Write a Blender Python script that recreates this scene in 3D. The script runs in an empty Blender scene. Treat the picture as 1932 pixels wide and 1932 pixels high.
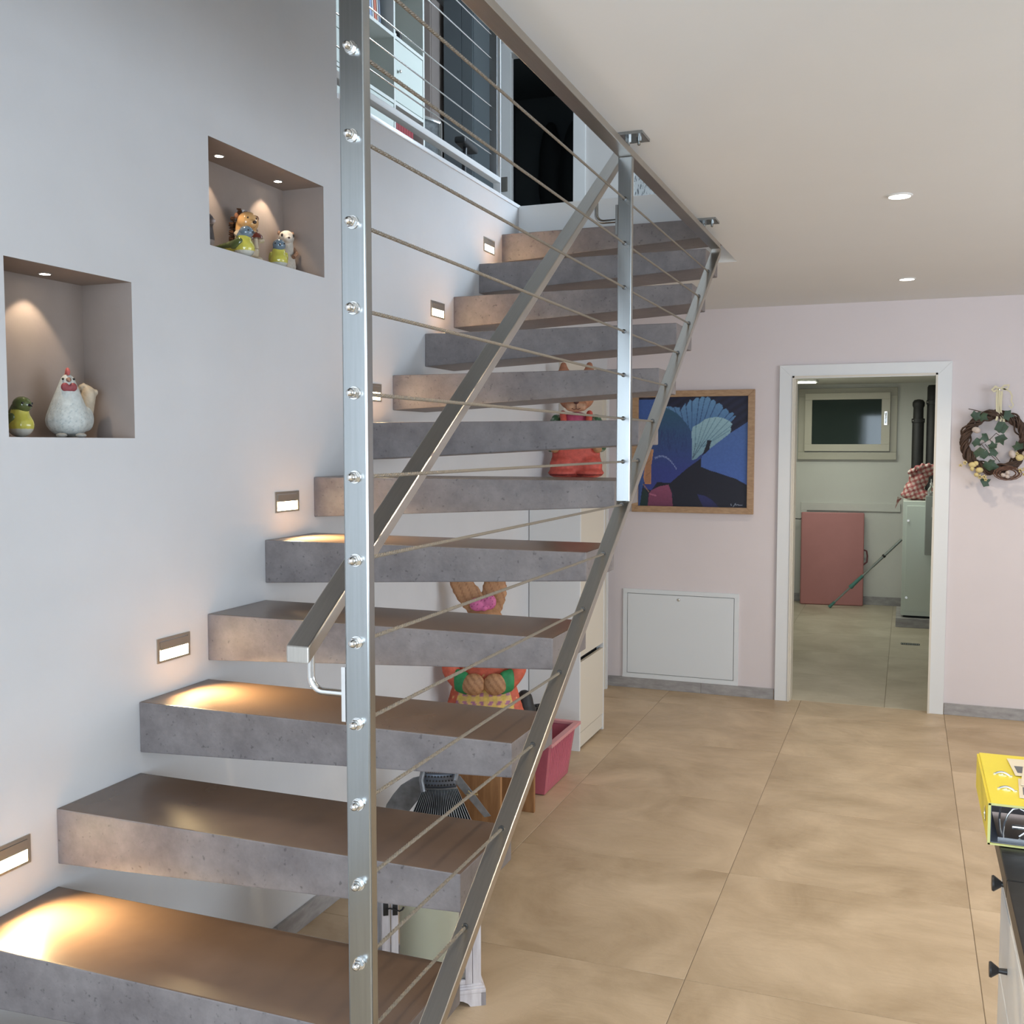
import bpy, bmesh, math, random
import numpy as np
from mathutils import Vector, Matrix
random.seed(7)
C = bpy.context.scene.collection
PI = math.pi
S = bpy.context.scene

# ------------------------------------------------------------------ camera, world, lights, exposure
cam_d = bpy.data.cameras.new('camera'); cam = bpy.data.objects.new('camera', cam_d); C.objects.link(cam)
cam.location = (0, 0, 1.6)
cam.rotation_euler = (PI/2 - math.radians(3.716), 0, math.radians(20.993))
cam_d.sensor_width = 36; cam_d.lens = 36*1940/1932; cam_d.clip_start = 0.05
S.camera = cam
S.view_settings.view_transform = 'Standard'; S.view_settings.look = 'None'
S.view_settings.gamma = 1; S.view_settings.use_curve_mapping = False
S.view_settings.exposure = 0.45
w = bpy.data.worlds.new('world'); S.world = w; w.use_nodes = True
bg = w.node_tree.nodes['Background']; bg.inputs[0].default_value = (0.72, 0.84, 1.0, 1); bg.inputs[1].default_value = 1.0

def area(name, loc, rot, sx, sy, power, col, spread=180):
    d = bpy.data.lights.new(name, 'AREA'); d.shape = 'RECTANGLE'; d.size = sx; d.size_y = sy
    d.energy = power; d.color = col; d.spread = math.radians(spread)
    o = bpy.data.objects.new(name, d); C.objects.link(o); o.location = loc; o.rotation_euler = rot
    return o
def spot(name, loc, rot, power, col, ang=100, blend=0.6, rad=0.03):
    d = bpy.data.lights.new(name, 'SPOT'); d.energy = power; d.color = col
    d.spot_size = math.radians(ang); d.spot_blend = blend; d.shadow_soft_size = rad
    o = bpy.data.objects.new(name, d); C.objects.link(o); o.location = loc; o.rotation_euler = rot
    return o
DAY = (0.72, 0.86, 1.0)
# daylight through the glazed garden front behind the camera, plus unseen lights added at the side and upstairs
area('daylight_garden_window', (-0.1, -2.17, 1.60), (PI/2, 0, 0), 3.3, 1.5, 106, DAY)
area('unseen_side_daylight', (3.35, 3.0, 1.5), (PI/2, 0, PI/2), 3.0, 1.4, 52, (0.80, 0.90, 1.0))  # unseen side light, placed and sized to brighten the far wall
area('added_upper_light', (.50, 6.1, 4.15), Vector((-1.0, -.65, -.4)).to_track_quat('-Z', 'Y').to_euler(), 1.5, 1.4, 125, DAY)  # added area light for the stairwell wall and bookcase, no window opening here
WARM = (1.0, 0.84, 0.62)
DOWN = [(-0.045, 3.83), (-0.022, 5.733), (-0.205, 2.0), (1.7, 3.83), (1.7, 2.0), (1.7, 5.73)]
for (lx, ly) in DOWN:
    spot('downlight_beam', (lx, ly, 2.447), (0, 0, 0), 36, WARM, 120, 0.8, 0.03)
area('fluorescent_tube_light', (-0.6, 9.5, 2.14), (0, 0, 0), 1.2, 0.12, 11, (0.95, 1.0, 0.90))

# ------------------------------------------------------------------ helpers
ORG = {}
class B:
    def __init__(s): s.bm = bmesh.new(); s.col = None
    def _xf(s, vs, m):
        if m is not None: bmesh.ops.transform(s.bm, matrix=m, verts=vs)
    def box(s, x0, x1, y0, y1, z0, z1, m=None, mi=0):
        v = [s.bm.verts.new(p) for p in ((x0,y0,z0),(x1,y0,z0),(x1,y1,z0),(x0,y1,z0),(x0,y0,z1),(x1,y0,z1),(x1,y1,z1),(x0,y1,z1))]
        for f in ((3,2,1,0),(4,5,6,7),(0,1,5,4),(1,2,6,5),(2,3,7,6),(3,0,4,7)):
            s.bm.faces.new([v[i] for i in f]).material_index = mi
        s._xf(v, m); return s
    def lathe(s, prof, c=(0,0,0), seg=24, m=None, axis='z', caps=True, mi=0):
        rings = []
        for r, h in prof:
            ring = []
            for k in range(seg):
                a = 2*PI*k/seg
                p = (r*math.cos(a), r*math.sin(a), h)
                if axis == 'y': p = (p[0], p[2], -p[1])
                elif axis == 'x': p = (p[2], p[1], -p[0])
                ring.append(s.bm.verts.new((p[0]+c[0], p[1]+c[1], p[2]+c[2])))
            rings.append(ring)
        for a, b in zip(rings, rings[1:]):
            for k in range(seg):
                j = (k+1) % seg
                s.bm.faces.new((a[k], a[j], b[j], b[k])).material_index = mi
        if caps:
            s.bm.faces.new(list(reversed(rings[0]))).material_index = mi
            s.bm.faces.new(rings[-1]).material_index = mi
        s._xf([v for r in rings for v in r], m); return s
    def cyl(s, p0, p1, r, seg=16, r2=None, mi=0):
        p0 = Vector(p0); p1 = Vector(p1); d = p1-p0; L = d.length
        m = Matrix.Translation(p0) @ d.to_track_quat('Z', 'Y').to_matrix().to_4x4()
        return s.lathe([(r, 0), (r if r2 is None else r2, L)], seg=seg, m=m, mi=mi)
    def tube(s, pts, r, seg=10, closed=False, taper=None):
        pts = [Vector(p) for p in pts]; n = len(pts); rings = []
        up = None
        for i, p in enumerate(pts):
            if closed: t = (pts[(i+1) % n]-pts[i-1]).normalized()
            else: t = (pts[min(i+1, n-1)]-pts[max(i-1, 0)]).normalized()
            if up is None:
                up = Vector((0,0,1)) if abs(t.z) < .9 else Vector((1,0,0))
            a = up - t*up.dot(t); a.normalize(); b = t.cross(a); up = a
            rr = r*(taper(i/(n-1)) if taper else 1)
            rings.append([s.bm.verts.new(p+(a*math.cos(2*PI*k/seg)+b*math.sin(2*PI*k/seg))*rr) for k in range(seg)])
        for i in range(n if closed else n-1):
            A = rings[i]; Bq = rings[(i+1) % n]
            for k in range(seg):
                j = (k+1) % seg; s.bm.faces.new((A[k], A[j], Bq[j], Bq[k]))
        if not closed:
            s.bm.faces.new(list(reversed(rings[0]))); s.bm.faces.new(rings[-1])
        return s
    def ell(s, c, r, rot=None, seg=16):
        m = Matrix.Translation(c) @ (rot.to_4x4() if rot is not None else Matrix()) @ Matrix.Diagonal((r[0], r[1], r[2], 1))
        bmesh.ops.create_uvsphere(s.bm, u_segments=seg, v_segments=max(6, seg*2//3), radius=1, matrix=m); return s
    def prism(s, poly, d, m=None, mi=0):
        """poly in the xz plane, depth d along +y from 0"""
        a = [s.bm.verts.new((x, 0, z)) for x, z in poly]; b = [s.bm.verts.new((x, d, z)) for x, z in poly]
        s.bm.faces.new(a).material_index = mi; s.bm.faces.new(list(reversed(b))).material_index = mi
        n = len(poly)
        for i in range(n):
            j = (i+1) % n; s.bm.faces.new((a[j], a[i], b[i], b[j])).material_index = mi
        s._xf(a+b, m); return s
    def grid(s, fn, nu, nv):
        V = [[s.bm.verts.new(fn(i/nu, j/nv)) for j in range(nv+1)] for i in range(nu+1)]
        for i in range(nu):
            for j in range(nv): s.bm.faces.new((V[i][j], V[i+1][j], V[i+1][j+1], V[i][j+1]))
        return s
    def xf(s, m): bmesh.ops.transform(s.bm, matrix=m, verts=s.bm.verts[:]); return s

def tag(o, label=None, cat=None, group=None, kind=None):
    if label: o['label'] = label
    if cat: o['category'] = cat
    if group: o['group'] = group
    if kind: o['kind'] = kind
    return o
def root(name, loc, label, cat, group=None, rz=0, kind=None):
    o = bpy.data.objects.new(name, None); C.objects.link(o); o.location = loc; o.rotation_euler = (0, 0, rz)
    o.empty_display_size = .1; ORG[o] = Vector(loc)
    return tag(o, label, cat, group, kind)
def finish(me, smooth):
    if smooth:
        me.shade_smooth() if hasattr(me, 'shade_smooth') else None
        for p in me.polygons: p.use_smooth = True
        if smooth != 'all' and hasattr(me, 'set_sharp_from_angle'): me.set_sharp_from_angle(angle=math.radians(40))
def obj(name, b, mat, parent=None, local=False, smooth=True, bevel=0, colfn=None, bseg=2, recalc=True):
    bm = b.bm if isinstance(b, B) else None
    if bm is not None:
        if recalc: bmesh.ops.recalc_face_normals(bm, faces=bm.faces[:])
        if bevel:
            bmesh.ops.bevel(bm, geom=[e for e in bm.edges if e.is_manifold and e.calc_face_angle(0) > 0.6], offset=bevel, segments=bseg, profile=.6, affect='EDGES', clamp_overlap=True)
        me = bpy.data.meshes.new(name); bm.to_mesh(me); bm.free()
    else: me = b
    if local: org = Vector((0, 0, 0))
    elif parent is not None: org = ORG[parent]
    else:
        n = len(me.vertices); a = np.empty(n*3); me.vertices.foreach_get('co', a); a = a.reshape(-1, 3)
        org = Vector(((a[:,0].min()+a[:,0].max())/2, (a[:,1].min()+a[:,1].max())/2, a[:,2].min()))
    if org.length: me.transform(Matrix.Translation(-org))
    if colfn:
        at = me.color_attributes.new('Col', 'FLOAT_COLOR', 'POINT')
        buf = []
        for v in me.vertices:
            c = colfn(v.co + org); buf += [c[0], c[1], c[2], 1]
        at.data.foreach_set('color', buf)
    for m in (mat if isinstance(mat, (list, tuple)) else [mat]): me.materials.append(m)
    finish(me, smooth)
    o = bpy.data.objects.new(name, me); C.objects.link(o)
    if parent is not None: o.parent = parent
    else: o.location = org
    ORG[o] = org
    return o
def struct(name, b, mat, parent=None, **k):
    o = obj(name, b, mat, parent, **k)
    if parent is None: o['kind'] = 'structure'
    return o
def dup(o, parent=None, loc=None):
    c = o.copy(); C.objects.link(c)
    if parent is not None: c.parent = parent
    if loc is not None: c.location = loc
    for ch in list(o.children): dup(ch, c)
    return c
def s2l(c):
    f = lambda x: x/12.92 if x <= .04045 else ((x+.055)/1.055)**2.4
    return tuple(f(x/255) for x in c)
def voxel(b, size, smooth=6):
    """union of overlapping closed pieces as one continuous skin"""
    me = bpy.data.meshes.new('tmp'); b.bm.to_mesh(me); b.bm.free()
    o = bpy.data.objects.new('tmp', me); C.objects.link(o)
    r = o.modifiers.new('r', 'REMESH'); r.mode = 'VOXEL'; r.voxel_size = size; r.use_smooth_shade = True
    if smooth:
        q = o.modifiers.new('s', 'SMOOTH'); q.iterations = smooth; q.factor = .5
    dg = bpy.context.evaluated_depsgraph_get(); dg.update()
    out = bpy.data.meshes.new_from_object(o.evaluated_get(dg))
    out.materials.clear()
    bpy.data.objects.remove(o); bpy.data.meshes.remove(me)
    return out

# ------------------------------------------------------------------ materials
def M(name, col, rough=.5, metal=0, spec=.5, var=0, vscale=8, bump=0, bscale=40, col2=None, coord='OBJECT', emit=None, es=0, trans=0, attr=False, stretch=None, coat=0, detail=5, rvar=0, vpow=(.35, .65)):
    m = bpy.data.materials.new(name); m.use_nodes = True; nt = m.node_tree; N = nt.nodes; L = nt.links
    p = N['Principled BSDF']
    p.inputs['Base Color'].default_value = (*col, 1); p.inputs['Roughness'].default_value = rough
    p.inputs['Metallic'].default_value = metal; p.inputs['Specular IOR Level'].default_value = spec
    p.inputs['Coat Weight'].default_value = coat
    if trans: p.inputs['Transmission Weight'].default_value = trans
    if emit: p.inputs['Emission Color'].default_value = (*emit, 1); p.inputs['Emission Strength'].default_value = es
    src = None
    if var or bump or col2 or rvar:
        if coord == 'OBJECT': tc = N.new('ShaderNodeTexCoord'); out = tc.outputs['Object']
        else: tc = N.new('ShaderNodeNewGeometry'); out = tc.outputs['Position']
        if stretch:
            mp = N.new('ShaderNodeMapping'); mp.inputs['Scale'].default_value = stretch; L.new(out, mp.inputs[0]); out = mp.outputs[0]
        src = out
    base = None
    if attr:
        a = N.new('ShaderNodeAttribute'); a.attribute_name = 'Col'; base = a.outputs['Color']; L.new(base, p.inputs['Base Color'])
    if var or col2:
        n = N.new('ShaderNodeTexNoise'); n.inputs['Scale'].default_value = vscale; n.inputs['Detail'].default_value = detail; n.inputs['Roughness'].default_value = .6
        L.new(src, n.inputs['Vector'])
        r = N.new('ShaderNodeMapRange'); r.inputs[1].default_value = vpow[0]; r.inputs[2].default_value = vpow[1]; L.new(n.outputs[0], r.inputs[0])
        mx = N.new('ShaderNodeMix'); mx.data_type = 'RGBA'
        c2 = col2 if col2 else tuple(c*(1-var) for c in col)
        if attr:
            mx.blend_type = 'MULTIPLY'; mx.inputs[7].default_value = (1-var, 1-var, 1-var, 1); L.new(base, mx.inputs[6])
        else:
            mx.inputs[6].default_value = (*col, 1); mx.inputs[7].default_value = (*c2, 1)
        L.new(r.outputs[0], mx.inputs[0]); L.new(mx.outputs[2], p.inputs['Base Color'])
    if rvar:
        n3 = N.new('ShaderNodeTexNoise'); n3.inputs['Scale'].default_value = vscale*1.7; n3.inputs['Detail'].default_value = 6; L.new(src, n3.inputs['Vector'])
        r3 = N.new('ShaderNodeMapRange'); r3.inputs[1].default_value = .3; r3.inputs[2].default_value = .7; r3.inputs[3].default_value = rough-rvar; r3.inputs[4].default_value = rough+rvar
        L.new(n3.outputs[0], r3.inputs[0]); L.new(r3.outputs[0], p.inputs['Roughness'])
    if bump:
        n2 = N.new('ShaderNodeTexNoise'); n2.inputs['Scale'].default_value = bscale; n2.inputs['Detail'].default_value = 6; L.new(src, n2.inputs['Vector'])
        bp = N.new('ShaderNodeBump'); bp.inputs['Strength'].default_value = min(1, bump); bp.inputs['Distance'].default_value = .004
        L.new(n2.outputs[0], bp.inputs['Height']); L.new(bp.outputs[0], p.inputs['Normal'])
    return m
def concrete(name, a, b, rough, spec, coat=0, bump=.25, pit=.55):
    m = M(name, a, rough, spec=spec, bump=bump, bscale=60, coord='POS', coat=coat)
    nt = m.node_tree; N = nt.nodes; L = nt.links; p = N['Principled BSDF']
    g = N.new('ShaderNodeNewGeometry')
    n = N.new('ShaderNodeTexNoise'); n.inputs['Scale'].default_value = 7 if pit else 4; n.inputs['Detail'].default_value = 9 if pit else 4; n.inputs['Roughness'].default_value = .72 if pit else .5; L.new(g.outputs['Position'], n.inputs['Vector'])
    r = N.new('ShaderNodeMapRange'); r.inputs[1].default_value = .36 if pit else .2; r.inputs[2].default_value = .64 if pit else .8; L.new(n.outputs[0], r.inputs[0])
    mx = N.new('ShaderNodeMix'); mx.data_type = 'RGBA'; mx.inputs[6].default_value = (*a, 1); mx.inputs[7].default_value = (*b, 1); L.new(r.outputs[0], mx.inputs[0])
    v = N.new('ShaderNodeTexNoise'); v.inputs['Scale'].default_value = 75; v.inputs['Detail'].default_value = 3; L.new(g.outputs['Position'], v.inputs['Vector'])
    rv = N.new('ShaderNodeMapRange'); rv.inputs[1].default_value = .64; rv.inputs[2].default_value = .72; rv.inputs[3].default_value = 0; rv.inputs[4].default_value = pit; L.new(v.outputs[0], rv.inputs[0])
    m2 = N.new('ShaderNodeMix'); m2.data_type = 'RGBA'; m2.inputs[7].default_value = (a[0]*.35, a[1]*.35, a[2]*.35, 1); L.new(rv.outputs[0], m2.inputs[0]); L.new(mx.outputs[2], m2.inputs[6])
    L.new(m2.outputs[2] if pit else mx.outputs[2], p.inputs['Base Color'])
    rr = N.new('ShaderNodeMapRange'); rr.inputs[1].default_value = .3; rr.inputs[2].default_value = .7; rr.inputs[3].default_value = rough-.05; rr.inputs[4].default_value = rough+.08
    if pit: L.new(n.outputs[0], rr.inputs[0]); L.new(rr.outputs[0], p.inputs['Roughness'])
    return m
m_wall = M('painted_plaster', (.68, .68, .69), .85, spec=.2, var=.05, vscale=2.2, bump=.18, bscale=25, coord='POS', detail=8)
m_wallfar = M('blush_plaster', (.735, .66, .655), .85, spec=.2, var=.03, vscale=2, bump=.12, bscale=30, coord='POS')
m_ceil = M('ceiling_paint', (.79, .785, .775), .9, spec=.15, bump=.06, bscale=30, coord='POS', var=.02, vscale=1.5)
m_niche = M('niche_darker_plaster', (.33, .275, .245), .85, spec=.2, var=.08, vscale=6, bump=.2, bscale=30, coord='POS')  # niche insides darker and browner than the wall around them
m_util = M('utility_room_plaster', (.68, .675, .625), .85, spec=.2, var=.04, vscale=2, bump=.1, coord='POS')
m_concrete = concrete('cast_concrete', (.150, .130, .128), (.235, .208, .202), .5, .4)
m_conctop = concrete('waxed_concrete', (.095, .058, .038), (.155, .100, .068), .27, .6, coat=0, bump=0, pit=0)
m_white = M('white_lacquer', (.76, .76, .75), .4)
m_whitem = M('white_metal', (.74, .76, .77), .45)
m_cream = M('cream_lacquer', (.70, .64, .54), .5)
m_steel = M('brushed_stainless', (.36, .375, .375), .22, metal=1, var=.08, vscale=6, coord='OBJECT', stretch=(40, 40, 1))
m_steelY = M('brushed_stainless_lengthwise', (.47, .44, .40), .34, metal=1, var=.08, vscale=6, coord='OBJECT', stretch=(60, 2, 2))
m_polish = M('polished_steel', (.80, .80, .79), .12, metal=1)
m_rope = M('steel_wire_rope', (.30, .27, .225), .5, metal=.8)
m_eye = M('dark_eyelet', (.10, .10, .10), .35, metal=1)
m_black = M('black_rubber', (.018, .017, .017), .55, var=.3, vscale=20)
m_grout = M('tile_grout', (.33, .27, .21), .9)
m_skirt = M('grey_marble_skirting', (.42, .40, .39), .45, col2=(.27, .255, .25), vscale=9, coord='POS', stretch=(1, 1, 3), detail=9)
m_pine = M('pine_wood', (.40, .205, .085), .5, col2=(.27, .125, .05), vscale=14, stretch=(3, 3, .35), detail=5)
m_oak = M('oak_frame', (.47, .30, .17), .5, col2=(.36, .215, .115), vscale=12, stretch=(2, 1, 8))
m_paint = M('painted_canvas', (.5, .5, .5), .55, attr=True, var=.12, vscale=60, bump=.15, bscale=300)
m_glaze = M('glazed_ceramic', (.5, .5, .5), .12, attr=True, coat=.4)
m_matte = M('painted_resin', (.5, .5, .5), .55, attr=True, var=.18, vscale=90, bump=.3, bscale=150)
m_fig = M('painted_papier_mache', (.5, .5, .5), .6, attr=True, var=.25, vscale=45, bump=.4, bscale=80)
m_glass = M('clear_glass', (.9, .95, .93), .03, trans=1)
m_dark = M('dark_recess', (.02, .02, .02), .8)

# floor tile material: warm beige slate-look porcelain, world-space clouding plus a small per-tile shift
def floor_mat(name, a, b):
    m = M(name, a, .42, spec=.45, coord='POS'); nt = m.node_tree; N = nt.nodes; L = nt.links; p = N['Principled BSDF']
    g = N.new('ShaderNodeNewGeometry'); oi = N.new('ShaderNodeObjectInfo')
    cmb = N.new('ShaderNodeCombineXYZ'); L.new(oi.outputs['Random'], cmb.inputs[2])
    sc = N.new('ShaderNodeVectorMath'); sc.operation = 'SCALE'; sc.inputs[3].default_value = 9; L.new(cmb.outputs[0], sc.inputs[0])
    ad = N.new('ShaderNodeVectorMath'); ad.operation = 'ADD'; L.new(g.outputs['Position'], ad.inputs[0]); L.new(sc.outputs[0], ad.inputs[1])
    n = N.new('ShaderNodeTexNoise'); n.inputs['Scale'].default_value = 2.4; n.inputs['Detail'].default_value = 9; n.inputs['Roughness'].default_value = .62; n.inputs['Distortion'].default_value = .6; L.new(ad.outputs[0], n.inputs['Vector'])
    r = N.new('ShaderNodeMapRange'); r.inputs[1].default_value = .35; r.inputs[2].default_value = .66; L.new(n.outputs[0], r.inputs[0])
    mx = N.new('ShaderNodeMix'); mx.data_type = 'RGBA'; mx.inputs[6].default_value = (*a, 1); mx.inputs[7].default_value = (*b, 1); L.new(r.outputs[0], mx.inputs[0]); L.new(mx.outputs[2], p.inputs['Base Color'])
    mp = N.new('ShaderNodeMapping'); mp.inputs['Scale'].default_value = (1, 2.6, 1); mp.inputs['Rotation'].default_value = (0, 0, .5); L.new(ad.outputs[0], mp.inputs[0])
    n2 = N.new('ShaderNodeTexNoise'); n2.inputs['Scale'].default_value = 4.5; n2.inputs['Detail'].default_value = 10; n2.inputs['Roughness'].default_value = .7; n2.inputs['Distortion'].default_value = 1.6; L.new(mp.outputs[0], n2.inputs['Vector'])
    bp = N.new('ShaderNodeBump'); bp.inputs['Strength'].default_value = .55; bp.inputs['Distance'].default_value = .006; L.new(n2.outputs[0], bp.inputs['Height']); L.new(bp.outputs[0], p.inputs['Normal'])
    rr = N.new('ShaderNodeMapRange'); rr.inputs[1].default_value = .3; rr.inputs[2].default_value = .7; rr.inputs[3].default_value = .36; rr.inputs[4].default_value = .52; L.new(n2.outputs[0], rr.inputs[0]); L.new(rr.outputs[0], p.inputs['Roughness'])
    return m
m_tile = floor_mat('beige_slate_tile', (.40, .29, .178), (.60, .46, .31))
m_tileu = floor_mat('utility_slate_tile', (.44, .385, .285), (.58, .52, .41))

# ------------------------------------------------------------------ setting
XW, XE, YF, ZC, ZU = -1.85, -.762, 6.568, 2.455, 2.797
XR, YB0, ZT = 3.3, -2.1, 5.3
# floors: grout bed and every tile its own piece
fl = struct('floor', B().box(XW-.15, XR, YB0, 10.87, -.08, -.003), m_grout)
def tiles(parent, xs, ys, z0, z1, mat):
    cache = {}
    for i in range(len(xs)-1):
        for j in range(len(ys)-1):
            x0, x1, y0, y1 = xs[i]+.001, xs[i+1]-.001, ys[j]+.001, ys[j+1]-.001
            key = (round(x1-x0, 3), round(y1-y0, 3))
            if key not in cache:
                b = B().box(-(x1-x0)/2, (x1-x0)/2, -(y1-y0)/2, (y1-y0)/2, z0, z1)
                o = obj('tile', b, mat, parent, local=True, bevel=.0012, bseg=1, smooth=False); cache[key] = o
            else:
                o = cache[key].copy(); C.objects.link(o); o.parent = parent
            o.location = Vector(((x0+x1)/2, (y0+y1)/2, 0)) - ORG[parent]
xs = [XW, -1.414, -.587, .240, 1.067, 1.894, 2.721, XR]
ys = [YB0, -1.15, -.325, .50, 1.325, 2.150, 2.975, 3.800, 4.585, 5.41, 6.235, 6.60]
tiles(fl, xs, ys, -.0028, 0, m_tile)
tiles(fl, [-1.5, -.92, -.095, .73, 1.4], [6.60, 7.40, 8.225, 9.05, 9.875, 10.87], -.0028, 0, m_tileu)

# left wall with two niches and stepped top; built as cells so the openings are real
def wall_cells(fn, us, vs, skip):
    b = B(); V = {}
    def vt(i, j):
        if (i, j) not in V: V[i, j] = b.bm.verts.new(fn(us[i], vs[j]))
        return V[i, j]
    for i in range(len(us)-1):
        for j in range(len(vs)-1):
            if skip((us[i]+us[i+1])/2, (vs[j]+vs[j+1])/2): continue
            b.bm.faces.new((vt(i, j), vt(i+1, j), vt(i+1, j+1), vt(i, j+1)))
    return b
NI = [(1.725, 2.122, 1.618, 2.013), (2.443, 3.054, 2.164, 2.466)]
def skipL(y, z):
    if y > 3.15 and z > ZU: return True
    return any(a < y < b and c < z < d for a, b, c, d in NI)
b = wall_cells(lambda y, z: (XW, y, z), [YB0, 1.725, 2.122, 2.443, 3.054, 3.15, YF], [0, 1.618, 2.013, 2.164, 2.466, ZU, ZT], skipL)
V = [b.bm.verts.new(p) for p in ((XW, 3.15, ZU), (XW-.24, 3.15, ZU), (XW-.24, 3.15, ZT), (XW, 3.15, ZT))]; b.bm.faces.new(V)
b.box(XW-.26, XW-.24, YB0, YF, 0, ZU).box(XW-.26, XW-.24, YB0, 3.15, ZU, ZT)
wl = struct('wall_left', b, m_wall, recalc=False, smooth=False)
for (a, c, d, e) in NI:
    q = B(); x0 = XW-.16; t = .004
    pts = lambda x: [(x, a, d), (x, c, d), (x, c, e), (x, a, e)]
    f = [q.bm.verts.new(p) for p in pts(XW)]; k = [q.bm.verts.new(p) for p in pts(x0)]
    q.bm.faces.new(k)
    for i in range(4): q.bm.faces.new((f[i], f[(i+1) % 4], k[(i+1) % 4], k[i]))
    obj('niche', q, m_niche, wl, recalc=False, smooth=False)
struct('trim_1', B().box(XW-.03, XW+.004, 3.15, 4.93, ZU-.012, ZU+.006), M('white_stone_edge', (.85, .87, .9), .25), bevel=.002)

# far wall with the doorway
def skipF(x, z): return -.66 < x < .166 and z < 2.03
def wallbox(y0, y1, mat_b, x_l=-1.85):
    b = B(); us = [x_l, -.66, .166, XR]; vs = [0, 2.03, ZC]
    for i in range(3):
        for j in range(2):
            if skipF((us[i]+us[i+1])/2, (vs[j]+vs[j+1])/2): continue
            b.box(us[i], us[i+1], y0, y1, vs[j], vs[j+1])
    bmesh.ops.remove_doubles(b.bm, verts=b.bm.verts[:], dist=1e-5)
    return b
struct('wall_far', wallbox(YF, YF+.12, None), m_wallfar, smooth=False)
struct('wall_right', B().box(XR, XR+.1, YB0, 1.45, 0, ZC).box(XR, XR+.1, 4.55, YF, 0, ZC).box(XR, XR+.1, 1.45, 4.55, 0, .75).box(XR, XR+.1, 1.45, 4.55, 2.25, ZC), m_wall, smooth=False)
bk = B().box(XW, -1.75, YB0-.15, YB0, 0, ZC).box(1.55, XR, YB0-.15, YB0, 0, ZC).box(-1.75, 1.55, YB0-.15, YB0, 0, .80).box(-1.75, 1.55, YB0-.15, YB0, 2.38, ZC)
struct('wall_back', bk, m_wall, smooth=False)
wn = struct('window_1', B().box(-1.75, 1.55, YB0-.13, YB0-.08, .80, .85).box(-1.75, 1.55, YB0-.13, YB0-.08, 2.33, 2.38).box(-1.75, -1.70, YB0-.13, YB0-.08, .85, 2.33).box(1.50, 1.55, YB0-.13, YB0-.08, .85, 2.33), m_white, smooth=False)
wn2 = struct('unseen_window_2', B().box(XR+.05, XR+.10, 1.45, 4.55, .75, .80).box(XR+.05, XR+.10, 1.45, 4.55, 2.20, 2.25).box(XR+.05, XR+.10, 1.45, 1.50, .80, 2.20).box(XR+.05, XR+.10, 4.50, 4.55, .80, 2.20), m_white, smooth=False)  # unseen side frame, set along the wall to suit the far-end light
# ceiling slab with the stair opening
cb = B(); us = [XW, XE, XR]; vs = [YB0, .2, 4.915, YF+.12]
for i in range(2):
    for j in range(3):
        if i == 0 and j == 1: continue
        cb.box(us[i], us[i+1], vs[j], vs[j+1], ZC, ZU)
bmesh.ops.remove_doubles(cb.bm, verts=cb.bm.verts[:], dist=1e-5)
struct('ceiling', cb, m_ceil, smooth=False)
# upper floor: slab, walls, dark doorway
m_up = M('upper_room_plaster', (.62, .60, .58), .85, var=.03, vscale=2, coord='POS')
m_taupe = M('taupe_wall_paint', (.40, .345, .32), .8, var=.04, vscale=3, coord='POS')
struct('floor_upper', B().box(-4.6, XW-.26, 1.5, 8.2, ZC, ZU).box(XW-.26, .6, YF+.12, 8.2, ZC, ZU).box(XW-.26, XW-.02, 3.15, YF, ZU-.3, ZU-.002), M('upper_floor_finish', (.42, .36, .30), .5, var=.1), smooth=False)
YU = 8.2
struct('wall_upper_back', B().box(-4.6, -3.18, YU, YU+.12, ZU, ZT).box(-2.60, .6, YU, YU+.12, ZU, ZT).box(-3.18, -2.60, YU, YU+.12, 4.85, ZT), m_up, smooth=False)
struct('wall_upper_left', B().box(-4.7, -4.6, 1.5, YU+.12, ZU, ZT), m_taupe, smooth=False)
struct('wall_upper_near', B().box(-4.6, XW-.26, 1.4, 1.5, ZU, ZT).box(XW, .6, .1, .2, ZU, ZT), m_up, smooth=False)
struct('wall_upper_right', B().box(XE+.06, XE+.16, .2, 1.9, ZU, ZT).box(XE+.06, XE+.16, 1.9, 4.85, ZU, ZT).box(.6, .7, 4.95, YU+.1, ZU, ZT).box(XE+.06, .7, 4.85, 4.95, ZU, ZT), m_up, smooth=False)
struct('ceiling_upper', B().box(-4.7, .8, .1, YU+.2, ZT, ZT+.1), m_ceil, smooth=False)
struct('wall_dark_room', B().box(-3.7, -2.2, 9.6, 9.7, ZU, 5.0).box(-3.75, -3.65, YU+.12, 9.7, ZU, 5.0).box(-2.3, -2.2, YU+.12, 9.7, ZU, 5.0).box(-3.75, -2.2, YU+.12, 9.7, 4.95, 5.05).box(-3.75, -2.2, YU+.12, 9.7, ZU-.1, ZU), M('unlit_room_shade', (.10, .115, .12), .6), smooth=False)  # the room's lack of light is put into its dark wall colour
# door frame upstairs
struct('door_3', B().box(-3.25, -3.15, YU-.03, YU, ZU, 4.93).box(-2.60, -2.50, YU-.03, YU, ZU, 4.93).box(-3.15, -2.60, YU-.03, YU, 4.85, 4.93), m_white, smooth=False)
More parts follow.
